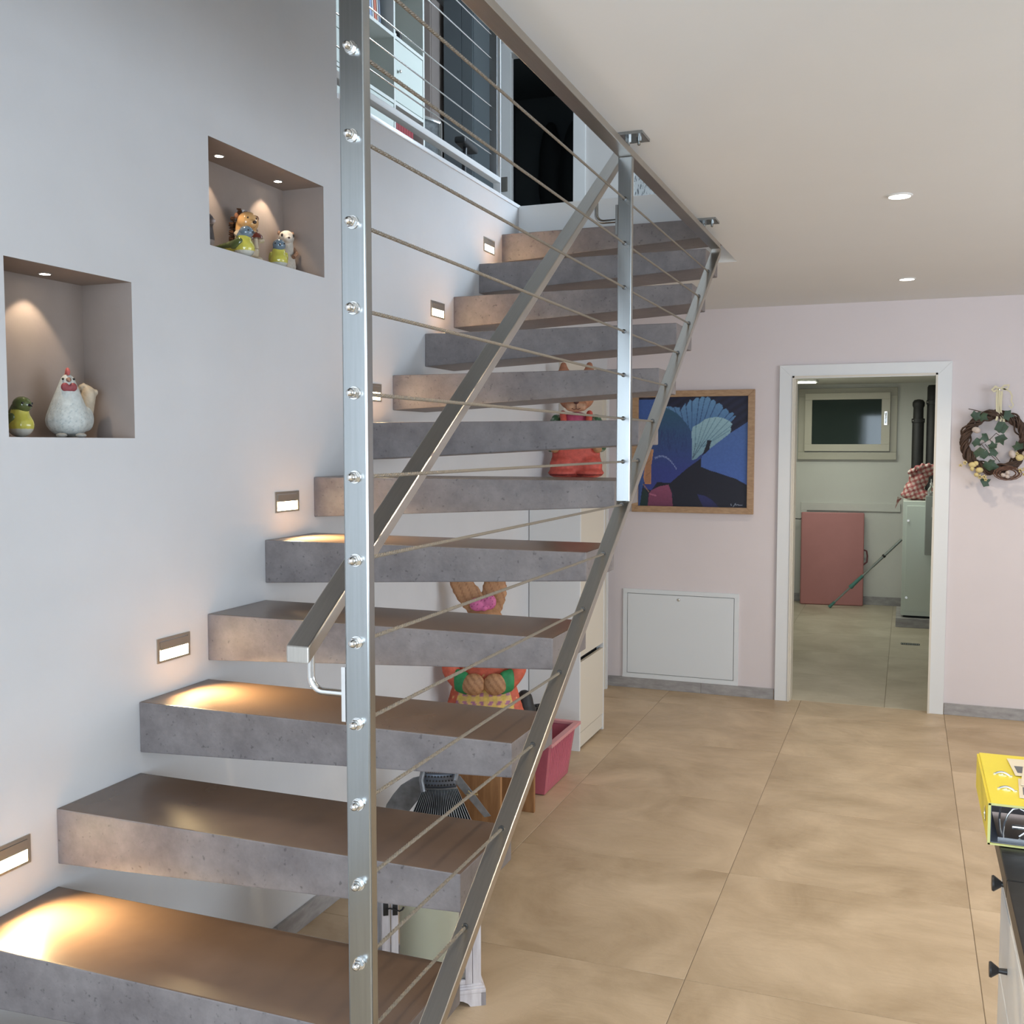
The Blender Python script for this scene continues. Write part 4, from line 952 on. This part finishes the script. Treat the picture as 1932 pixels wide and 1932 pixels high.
sq = root('squirrel_ornament', (-1.958, 2.992, 2.165), 'cream and brown ground squirrel figurine standing at the right in the wide niche', 'ornament', 'small ornaments in the wall niches', rz=math.radians(48))
q = B()
for k in range(8):
    t_ = k/7; q.ell((0, 0, .030+.072*t_), (.030-.009*t_, .026-.006*t_, .028))
q.ell((0, -.004, .118), (.024, .024, .022)).ell((0, -.022, .110), (.013, .012, .011))
SB = s2l((156, 120, 96)); SC = s2l((214, 206, 194))
fig_obj('body', q, .0026, sq, lambda p: SC if (p.y < -.004 or p.z > .105) else SB, m_matte, 4)
obj('nose', B().ell((0, -.034, .113), (.004, .003, .003), seg=8), m_matte, sq, local=True, colfn=lambda p: s2l((80, 60, 55)), smooth='all')
for s_ in (-1, 1):
    obj('eye', B().ell((s_*.017, -.018, .122), (.004, .004, .0055), seg=10), m_matte, sq, local=True, colfn=lambda p: s2l((50, 36, 30)), smooth='all')
    obj('ear', B().ell((s_*.021, .004, .132), (.005, .004, .007), seg=8), m_matte, sq, local=True, colfn=lambda p: SB, smooth='all')
    obj('arm', B().tube([(s_*.022, -.002, .085), (s_*.027, -.016, .068), (s_*.015, -.027, .056)], .007, 8), m_matte, sq, local=True, colfn=lambda p: SB)
    obj('foot', B().ell((s_*.015, -.026, .007), (.010, .015, .007), seg=10), m_matte, sq, local=True, colfn=lambda p: SC, smooth='all')
obj('tail', B().tube([(.0, .022, .010), (.016, .034, .03), (.018, .036, .06), (.012, .030, .085)], .011, 10), m_matte, sq, local=True, colfn=lambda p: SB)

cf_ = root('mole_ornament', (-1.925, 2.515, 2.165), 'dark grey figurine with pink snout half hidden at the left of the wide niche', 'ornament', 'small ornaments in the wall niches', rz=math.radians(75))
q = B()
for k in range(6):
    t_ = k/5; q.ell((0, 0, .034+.04*t_), (.032-.006*t_, .028-.004*t_, .032))
q.ell((0, -.010, .085), (.024, .024, .022))
fig_obj('body', q, .0028, cf_, lambda p: s2l((88, 80, 80)) if p.z > .03 else s2l((160, 148, 140)), m_matte, 4)
obj('snout', B().ell((0, -.036, .080), (.008, .016, .008)), m_matte, cf_, local=True, colfn=lambda p: s2l((205, 190, 185)), smooth='all')
for s_ in (-1, 1): obj('ear', B().ell((s_*.018, -.004, .102), (.008, .006, .009)), m_matte, cf_, local=True, colfn=lambda p: s2l((190, 170, 165)), smooth='all')

# ------------------------------------------------------------------ utility room contents
gm = root('gym_mat', (-.67, 10.76, 0), 'pink padded mat standing upright against the utility room wall', 'mat')
cm = Matrix.Translation((-.675, 10.69, 0)) @ Matrix.Rotation(math.radians(7), 4, 'Z') @ Matrix.Rotation(math.radians(-3), 4, 'X')
q = B().box(-.302, .302, 0, .075, .002, .93).xf(cm)
obj('cushion', q, M('pink_mat_cover', (.52, .225, .215), .55, var=.08, vscale=3), gm, bevel=.014, bseg=3)
obj('handle', B().tube([cm @ Vector(p) for p in ((.300, .037, .56), (.330, .037, .55), (.338, .037, .50), (.334, .037, .44), (.300, .037, .41))], .008, 8), M('dark_red_strap', (.16, .05, .055), .6), gm)
mp = root('mop_pole', (-.69, 10.60, 0), 'grey green telescopic pole leaning from the floor to the metal cabinet', 'pole')
a_, c_ = Vector((-.67, 10.50, .022)), Vector((-.03, 10.50, .70))
L_ = lambda t_: a_.lerp(c_, t_)
obj('shaft', B().cyl(L_(0), L_(.62), .010, 12).cyl(L_(.60), L_(1.0), .013, 12), M('grey_metal_pole', (.30, .33, .31), .4, metal=.5), mp)
m_teal = M('teal_plastic', (.08, .22, .19), .45)
obj('tip', B().cyl(L_(-.02), L_(.06), .017, 12, .013), m_teal, mp); obj('grip', B().cyl(L_(.30), L_(.46), .019, 12, .016).cyl(L_(.28), L_(.31), .022, 12), m_teal, mp)
obj('clamp', B().cyl(L_(.745), L_(.765), .018, 12), m_black, mp)
mc = root('metal_cabinet', (.25, 9.9, 0), 'pale grey green metal cabinet on a stone plinth in the utility room', 'cabinet')
m_mc = M('grey_green_enamel', (.66, .72, .65), .4)
obj('body', B().box(-.022, .62, 9.65, 10.25, .10, 1.11), m_mc, mc, bevel=.006)
dd = obj('door', B().box(.008, .59, 9.638, 9.65, .14, 1.07), m_mc, mc, bevel=.004)
for z_ in (.94, .26): obj('screw', B().cyl((.022, 9.638, z_), (.022, 9.633, z_), .010, 12), m_polish, dd)
obj('plinth', B().box(-.062, .66, 9.60, 10.3, 0, .082), m_skirt, mc, bevel=.004, smooth=False)
obj('foot', B().box(0, .6, 9.68, 10.2, .082, .10), m_dark, mc, smooth=False)
cbx = root('control_box', (.30, 9.58, .65), 'grey control box with small white label fixed beside the metal cabinet', 'box')
obj('housing', B().box(.158, .44, 9.50, 9.636, .655, 1.165), M('grey_enamel', (.40, .43, .40), .45), cbx, bevel=.006)
obj('label', B().box(.205, .27, 9.497, 9.5, .985, 1.07), m_white, cbx, smooth=False)
obj('printed_mark', B().box(.222, .228, 9.4955, 9.497, 1.0, 1.03).box(.228, .245, 9.4955, 9.497, 1.024, 1.03).box(.236, .241, 9.4955, 9.497, 1.03, 1.055), m_black, cbx, smooth=False)
for k, (x_, z1_, lab) in enumerate([(.090, 2.03, 'shorter black leather tube case with rounded cap and snap studs, standing behind the cabinet'), (.215, 2.16, 'taller black tube case at the edge of the doorway, reaching the ceiling')]):
    t_ = root('tube_case', (x_, 10.42, 1.0), lab, 'case', 'black tube cases')
    zb = .3
    t_.location.z = zb; ORG[t_] = Vector((x_, 10.42, zb))
    r_ = .052
    prof = [(r_-.006, zb), (r_, zb+.02), (r_, z1_-.22), (r_-.006, z1_-.20), (r_-.007, z1_-.08), (r_+.002, z1_-.06), (r_+.002, z1_-.03), (r_-.012, z1_-.008), (.01, z1_)] if k == 0 else [(r_-.006, zb), (r_, zb+.02), (r_, z1_-.02), (r_-.01, z1_)]
    obj('tube', B().lathe(prof, (x_, 10.42, 0), seg=24), m_black, t_)
    zc_ = z1_-.20 if k == 0 else z1_-.16
    q = B().lathe([(r_+.003, zc_-.02), (r_+.006, zc_-.018), (r_+.006, zc_+.018), (r_+.003, zc_+.02)], (x_, 10.42, 0), seg=24)
    cl = obj('collar', q, m_black, t_)
    for sx in (-.045, .04): obj('stud', B().ell((x_+sx, 10.42-.036, zc_), (.006, .006, .006), seg=8), m_polish, cl)
# checked cloth heaped on the cabinet
def cloth_col(p):
    n_ = 24.; u = (p.x*n_+p.z*9) % 1; v = (p.z*n_-p.x*9) % 1
    a = u < .45; c = v < .45
    return s2l((150, 62, 64)) if (a and c) else (s2l((214, 196, 186)) if not (a or c) else s2l((186, 118, 114)))
q = B()
for (x_, z_, rx, rz_) in [(.06, 1.20, .085, .09), (.10, 1.30, .085, .09), (.17, 1.38, .085, .055), (.25, 1.39, .08, .05), (.05, 1.16, .10, .045), (.13, 1.16, .07, .05)]:
    q.ell((x_, 9.85, z_), (rx, .07, rz_))
for k in range(16): q.ell((.02+.018*k, 9.79+.01*math.sin(k*2), 1.42-.0028*(k-8)**2*.35+.01*math.sin(k*2.3)), (.014, .02, .022))
me = voxel(q, .010, 3)
ck = tag(obj('checked_cloth', me, m_matte, colfn=cloth_col, smooth='all'), 'red and white checked cloth bundle heaped on the metal cabinet', 'cloth')
obj('hanging_corner', B().grid(lambda u, v: (-.035-.035*u-.02*v, 9.78+.01*math.sin(u*5)-.03*u, 1.125+.02*u-.09*u*v-.02*v), 8, 8), m_matte, ck, colfn=cloth_col)
b = bpy.data.objects[ck.name]
bt = root('glass_bottle', (.185, 9.56, 1.165), 'small clear bottle with pump top standing on the grey control box', 'bottle')
obj('glass', B().lathe([(.026, 1.167), (.030, 1.175), (.030, 1.215), (.012, 1.25), (.009, 1.26)], (.200, 9.56, 0), seg=20), m_thin, bt)
obj('pump', B().lathe([(.010, 1.26), (.010, 1.275), (.004, 1.277), (.004, 1.31)], (.200, 9.56, 0), seg=12), m_white, bt)
obj('liquid', B().lathe([(.024, 1.169), (.027, 1.177), (.027, 1.200)], (.200, 9.56, 0), seg=20), m_white, bt)
dg_ = root('floor_drain', (.06, 8.80, 0), 'small slotted dark drain grate in the utility room floor', 'drain')
obj('tray', B().box(-.012, .13, 8.765, 8.838, 0, .002), m_dark, dg_, smooth=False)
for k in range(9): obj('slat', B().box(-.010+.0155*k, -.001+.0155*k, 8.767, 8.836, .002, .004), m_steel, dg_, smooth=False)
ft = root('ceiling_lamp', (-.45, 9.6, 2.18), 'lit square lamp on the utility room ceiling, just visible under the door head', 'ceiling light')
obj('housing', B().box(-1.08, -.80, 9.95, 10.20, 2.192, 2.209), m_white, ft, smooth=False)
obj('tube', B().box(-1.06, -.82, 9.97, 10.18, 2.186, 2.192), M('fluorescent_glow', (1, 1, 1), .5, emit=(.95, 1, .8), es=5), ft)
cb_ = tag(obj('wall_cable', B().tube([(-1.11, 10.5, 1.25), (-1.10, 10.6, .95), (-1.06, 10.72, .86), (-1.0, 10.80, .85), (-.985, 10.84, .86)], .005, 8), m_black), 'thin black cable hanging down the wall beside the pink mat', 'cable')

# ------------------------------------------------------------------ kitchen counter at the right edge
kc = root('kitchen_island', (.5, 1.6, 0), 'white kitchen island with black stone top at the right edge', 'cabinet')
kx = .186
obj('carcass', B().box(kx+.018, .86, .9, 2.115, .08, .868), m_white, kc, smooth=False)
obj('plinth', B().box(kx+.05, .84, .92, 2.10, 0, .08), m_dark, kc, smooth=False)
dz = [(.10, .365), (.372, .60), (.607, .765), (.772, .862)]
for (a, c) in ((1.50, 2.112), (.903, 1.494)):
    for (z0_, z1_) in dz:
        d = obj('drawer', B().box(kx, kx+.018, a, c, z0_, z1_), m_white, kc, bevel=.001, bseg=1, smooth=False)
        ky = 1.955 if a > 1 else 1.05
        kz = {(.772, .862): .829, (.607, .765): .672}.get((z0_, z1_), z1_-.05)
        obj('knob', B().cyl((kx, ky, kz), (kx-.016, ky, kz), .0055, 14, .0045).cyl((kx-.014, ky, kz), (kx-.026, ky, kz), .0055, 20, .014).cyl((kx-.026, ky, kz), (kx-.029, ky, kz), .014, 20, .013), M('matt_black_metal', (.02, .02, .022), .4) if 'matt_black_metal' not in bpy.data.materials else bpy.data.materials['matt_black_metal'], d)
m_stone = M('black_stone', (.022, .021, .021), .32, spec=.35, var=.4, vscale=40)
for (a, c) in ((1.797, 2.215), (.85, 1.794)):
    obj('worktop_slab', B().box(.166, .88, a, c, .868, .90), m_stone, kc, bevel=.0015, bseg=1, smooth=False)

bd_ = root('ring_binder', (.30, 2.10, .90), 'yellow lever arch binder lying on the black worktop at the right edge', 'binder')
YB_ = M('yellow_binder_board', (.80, .66, .045), .38); YE = M('binder_edge_trim', (.62, .60, .22), .4); GI = M('grey_binder_lining', (.12, .13, .16), .5)
A0, A1, H0, H1 = 1.945, 2.265, .9015, .975
cv = obj('front_cover', B().box(.151, .435, A0, A1, H1-.003, H1), YB_, bd_, bevel=.001, bseg=1, smooth=False)
obj('back_cover', B().box(.151, .435, A0, A1, H0, H0+.003), YB_, bd_, bevel=.001, bseg=1, smooth=False)
obj('spine', B().box(.147, .151, A0, A1, H0+.003, H1-.003), YB_, bd_, smooth=False)
obj('lining', B().box(.151, .1525, A0+.002, A1-.002, H0+.004, H1-.004).box(.1525, .43, A0+.002, A1-.002, H0+.003, H0+.0045).box(.1525, .43, A0+.002, A1-.002, H1-.0045, H1-.003), GI, bd_, smooth=False)
obj('edge_trim', B().box(.1475, .435, A0-.0012, A0+.0005, H1-.003, H1+.0006).box(.1475, .435, A0-.0012, A0+.0005, H0, H0+.003).box(.1468, .1512, A0-.0012, A0+.0005, H0, H1), YE, bd_, smooth=False)
obj('finger_ring', B().lathe([(.012, 0), (.014, -.0012), (.010, -.0016), (.0098, 0)], (.147, 2.0, .938), axis='x', seg=28, caps=False), m_polish, bd_)
obj('finger_hole', B().cyl((.1469, 2.0, .938), (.1462, 2.0, .938), .0098, 24), m_dark, bd_)
for y_ in (2.035, 2.125):
    obj('cover_slot', B().tube([(.172+.0022*k, y_-.0005*k, H1+.0008+.0042*math.sin(k/10*PI)) for k in range(11)], .0028, 8).tube([(.168, y_+.001, H1+.0006), (.200, y_-.006, H1+.0006)], .0016, 6), m_polish, bd_)
q = B()
for y_ in (1.985, 2.065):
    pts = [(.175+.024*(1-math.cos(k/8*PI)), y_, H0+.008+.050*math.sin(k/8*PI)) for k in range(9)]
    q.tube(pts, .0018, 8)
q.box(.165, .235, 1.965, 2.10, H0+.0045, H0+.008); q.tube([(.20, 1.975, H0+.01), (.23, 1.972, H0+.038), (.262, 1.972, H0+.042)], .002, 8).cyl((.188, 1.97, H0+.028), (.21, 1.97, H0+.028), .004)
obj('lever_mechanism', q, m_polish, bd_)
m_pap = M('cream_paper', (.72, .64, .50), .7); m_ink = M('printed_grey_ink', (.13, .13, .14), .6)
for k, (x0_, y0_, x1_, y1_, a_) in enumerate([(.204, 1.985, .36, 2.10, -4), (.202, 2.125, .355, 2.235, 3), (.215, 2.05, .37, 2.165, -7)]):
    m_ = Matrix.Translation(((x0_+x1_)/2, (y0_+y1_)/2, H1+.0008+.0011*k)) @ Matrix.Rotation(math.radians(a_), 4, 'Z')
    hx, hy = (x1_-x0_)/2, (y1_-y0_)/2
    pp = obj('paper_sheet', B().box(-hx, hx, -hy, hy, 0, .0009).xf(m_), m_pap, smooth=False)
    tag(pp, ['cream printed sheet lying nearest on the yellow binder', 'cream printed sheet lying farthest back on the yellow binder', 'cream printed sheet crossing over the two others on the binder'][k], 'paper', 'printed sheets on the binder')
    q = B()
    for (ax, ay, bx, by) in [(-.92, -.7, -.72, .1), (-.6, -.75, -.15, -.35), (-.6, .1, -.45, .7), (-.1, -.2, .3, -.1), (-.1, .1, .3, .2)]:
        q.box(ax*hx, bx*hx, ay*hy, by*hy, .0009, .0011)
    obj('print', q.xf(m_), m_ink, pp, smooth=False)

# ------------------------------------------------------------------ upper room contents
bs = root('bookcase', (-2.775, 4.5, ZU), 'white cube bookcase with doors and drawers on the upper floor', 'bookcase')
m_bs = M('white_shelf_board', (.66, .69, .66), .45); m_bsd = M('pale_shelf_door', (.60, .66, .62), .4); m_bsb = M('shelf_back_board', (.30, .26, .22), .7)
ysv = [5.385-.355*k for k in range(6)]; zsv = [ZU+.02, 3.085, 3.430, 3.775, 4.12, 4.465]
FX = -2.6
for y_ in ysv: obj('upright', B().box(FX-.35, FX, y_-.009, y_+.009, ZU, 4.474), m_bs, bs, bevel=.0008, bseg=1, smooth=False)
for z_ in zsv:
    for k in range(5): obj('shelf', B().box(FX-.345, FX-.001, ysv[k+1]+.009, ysv[k]-.009, z_-.009, z_+.009), m_bs, bs, smooth=False)
obj('back_panel', B().box(FX-.36, FX-.35, ysv[-1]-.009, ysv[0]+.009, ZU, 4.474), m_bsb, bs, smooth=False)
def bdoor(k, j, n=1):
    y0_, y1_, z0_, z1_ = ysv[k+1]+.012, ysv[k]-.012, zsv[j]+.012, zsv[j+1]-.012
    for i in range(n):
        a, c = z0_+(z1_-z0_)*i/n+.002, z0_+(z1_-z0_)*(i+1)/n-.002
        d = obj('door' if n == 1 else 'drawer', B().box(FX-.018, FX-.002, y0_, y1_, a, c), m_bsd, bs, smooth=False, bevel=.001, bseg=1)
        obj('knob', B().ell((FX+.010, (y1_-.03 if n == 1 else (y0_+y1_)/2) if not (k == 0) else y0_+.03, (a+c)/2), (.010, .010, .010), seg=10).cyl((FX-.002, y0_+.03 if k == 0 else (y1_-.03 if n == 1 else (y0_+y1_)/2), (a+c)/2), (FX+.006, y0_+.03 if k == 0 else (y1_-.03 if n == 1 else (y0_+y1_)/2), (a+c)/2), .004, 8), m_polish, d)
bdoor(0, 2); bdoor(1, 1); bdoor(1, 0); bdoor(2, 3, 2); bdoor(2, 2, 2); bdoor(2, 1); bdoor(3, 3)
bcols = [(.35, .45, .62), (.62, .68, .72), (.28, .36, .52), (.60, .64, .66), (.55, .16, .10), (.62, .60, .56), (.20, .24, .34)]
bl = ['pale blue', 'white', 'slate blue', 'light grey', 'orange red', 'cream', 'dark blue']
y_ = 4.715+.10
for k, c in enumerate(bcols):
    wd = [.026, .018, .022, .014, .024, .012, .016][k]; h_ = [.27, .26, .275, .25, .26, .24, .265][k]
    m_ = Matrix.Translation((FX-.30, y_, 3.785)) @ Matrix.Rotation(math.radians(6), 4, 'X')
    bk_ = root('book', (FX-.2, y_, 3.785), bl[k]+' folder leaning in the open cubby of the bookcase', 'book', 'folders in the bookcase')
    obj('cover', B().box(0, .24, 0, .003, 0, h_).box(0, .24, wd-.003, wd, 0, h_).box(.237, .24, .003, wd-.003, 0, h_).xf(m_), M('book_cloth_%d' % k, c, .5), bk_, smooth=False)
    obj('pages', B().box(.004, .236, .0035, wd-.0035, .003, h_-.004).xf(m_), m_pap, bk_, smooth=False)
    y_ += wd+.008
for k in range(8):
    y_ = 5.07+.03*k
    bk_ = root('book', (FX-.2, y_, 3.10), 'dark red binder on the bottom shelves of the bookcase', 'book', 'dark red binders low in the bookcase')
    z_ = 3.095; h_ = .255
    obj('cover', B().box(FX-.26, FX-.03, y_, y_+.003, z_, z_+h_).box(FX-.26, FX-.03, y_+.024, y_+.027, z_, z_+h_).box(FX-.033, FX-.03, y_+.003, y_+.024, z_, z_+h_), M('red_binder_board', (.28, .03, .04), .5) if k == 0 else bpy.data.materials['red_binder_board'], bk_, smooth=False)
    obj('pages', B().box(FX-.255, FX-.035, y_+.0035, y_+.0235, z_+.003, z_+h_-.006), m_pap, bk_, smooth=False)
for (y_, r_, h_, mm, lab) in [(5.11, .018, .045, m_white, 'small white pot standing in a cubby of the bookcase'), (5.17, .020, .07, m_black, 'small black jar standing in a cubby of the bookcase')]:
    tag(obj('jar', B().lathe([(r_*.9, 3.785), (r_, 3.79), (r_, 3.785+h_*.8), (r_*.7, 3.785+h_*.85), (r_*.7, 3.785+h_)], (FX-.05, y_, 0), seg=16), mm), lab, 'jar')
gc = root('tall_cabinet', (-3.43, 8.0, ZU), 'tall blue grey cabinet beside the dark doorway upstairs', 'cabinet')
m_bg = M('blue_grey_laminate', (.125, .15, .165), .5)
obj('body', B().box(-3.56, -3.30, 7.75, 8.19, ZU, 5.2), m_bg, gc, smooth=False); obj('door', B().box(-3.555, -3.40, 7.73, 7.75, ZU+.05, 5.15), m_bg, gc, smooth=False, bevel=.002); obj('door', B().box(-3.397, -3.305, 7.73, 7.75, ZU+.05, 5.15), m_bg, gc, smooth=False, bevel=.002)
wp = root('wardrobe', (-3.95, 7.9, ZU), 'taupe wardrobe standing behind the office chair upstairs', 'wardrobe')
obj('body', B().box(-4.58, -3.60, 7.6, 8.19, ZU, 5.15), m_taupe, wp, smooth=False)
for (a, c) in ((-4.575, -4.26), (-4.255, -3.93), (-3.925, -3.605)): obj('door', B().box(a, c, 7.58, 7.6, ZU+.05, 5.1), m_taupe, wp, smooth=False, bevel=.002)
sw_ = tag(obj('wall_switch', B().box(-3.235, -3.175, YU-.036, YU-.03, 3.72, 3.84).box(-3.225, -3.185, YU-.040, YU-.036, 3.735, 3.825), M('dark_switch', (.16, .15, .13), .4), smooth=False), 'dark switch plate on the frame of the doorway upstairs', 'switch')
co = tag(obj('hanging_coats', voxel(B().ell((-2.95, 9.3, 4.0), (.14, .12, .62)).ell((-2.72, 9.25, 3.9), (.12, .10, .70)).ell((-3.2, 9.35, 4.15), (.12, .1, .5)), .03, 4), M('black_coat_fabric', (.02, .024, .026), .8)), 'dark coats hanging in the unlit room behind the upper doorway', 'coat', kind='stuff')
up = root('framed_picture', (-2.0, YU, 3.57), 'pale sketch of bare trees in a white frame on the upper wall', 'picture')
obj('frame', B().box(-2.125, -1.68, YU-.02, YU, 3.56, 3.59).box(-2.125, -1.68, YU-.02, YU, 4.01, 4.04).box(-2.125, -2.095, YU-.02, YU, 3.59, 4.01).box(-1.71, -1.68, YU-.02, YU, 3.59, 4.01), m_white, up, smooth=False)
obj('print', B().box(-2.095, -1.71, YU-.008, YU-.004, 3.59, 4.01), M('grey_sketch', (.50, .52, .52), .7, col2=(.12, .13, .14), vscale=30, stretch=(3, 1, .8), vpow=(.52, .62)), up, smooth=False)
# office chair
oc = root('office_chair', (-2.80, 5.76, ZU), 'grey mesh office chair with black armrest, partly behind the bookcase upstairs', 'chair')
m_mesh = M('grey_mesh_fabric', (.34, .37, .39), .7, var=.3, vscale=60); m_cp = M('black_plastic', (.025, .027, .03), .35)
x_, y_ = -2.80, 5.76
obj('seat', B().box(x_-.22, x_+.22, y_-.20, y_+.24, ZU+.225, ZU+.275), m_cp, oc, bevel=.02, bseg=3)
obj('backrest', B().grid(lambda u, v: (x_-.20+.40*u, y_-.22-.05*math.sin(u*PI)+.0, ZU+.28+.215*v+.035*math.sin(u*PI)*v), 12, 6), m_mesh, oc, recalc=False)
solid(bpy.data.objects[oc.children[-1].name] if False else [c for c in oc.children if c.name.startswith('backrest')][0], .02)
obj('backrest_frame', B().tube([(x_-.20+.40*k/12, y_-.22-.05*math.sin(k/12*PI), ZU+.495+.035*math.sin(k/12*PI)) for k in range(13)], .008, 8).tube([(x_+.2, y_-.22, ZU+.495), (x_+.2, y_-.22, ZU+.28)], .008, 8).tube([(x_-.2, y_-.22, ZU+.495), (x_-.2, y_-.22, ZU+.28)], .008, 8), m_polish, oc)
for s_ in (-1, 1):
    ar = obj('armrest', B().box(x_+s_*.26-.035, x_+s_*.26+.035, y_-.05, y_+.22, ZU+.445, ZU+.475), m_cp, oc, bevel=.012, bseg=3)
    obj('armrest_support', B().tube([(x_+s_*.26, y_+.06, ZU+.445), (x_+s_*.255, y_+.05, ZU+.32), (x_+s_*.20, y_+.04, ZU+.235)], .014, 10), m_cp, ar)
obj('column', B().cyl((x_, y_, ZU+.07), (x_, y_, ZU+.225), .025, 14), m_polish, oc)
for k in range(5):
    a = 2*PI*k/5+.3
    bb = obj('base_arm', B().tube([(x_, y_, ZU+.08), (x_+.15*math.cos(a), y_+.15*math.sin(a), ZU+.075), (x_+.23*math.cos(a), y_+.23*math.sin(a), ZU+.055)], .016, 8), m_cp, oc)
    obj('castor', B().cyl((x_+.22*math.cos(a)-.02*math.sin(a), y_+.22*math.sin(a)+.02*math.cos(a), ZU+.026), (x_+.22*math.cos(a)+.02*math.sin(a), y_+.22*math.sin(a)-.02*math.cos(a), ZU+.026), .025, 16), m_cp, bb)

oc.rotation_euler.z = math.radians(6); oc.scale = (1, 1, 1.36)
hg.scale = (1.18,)*3; sq.scale = (1.08,)*3
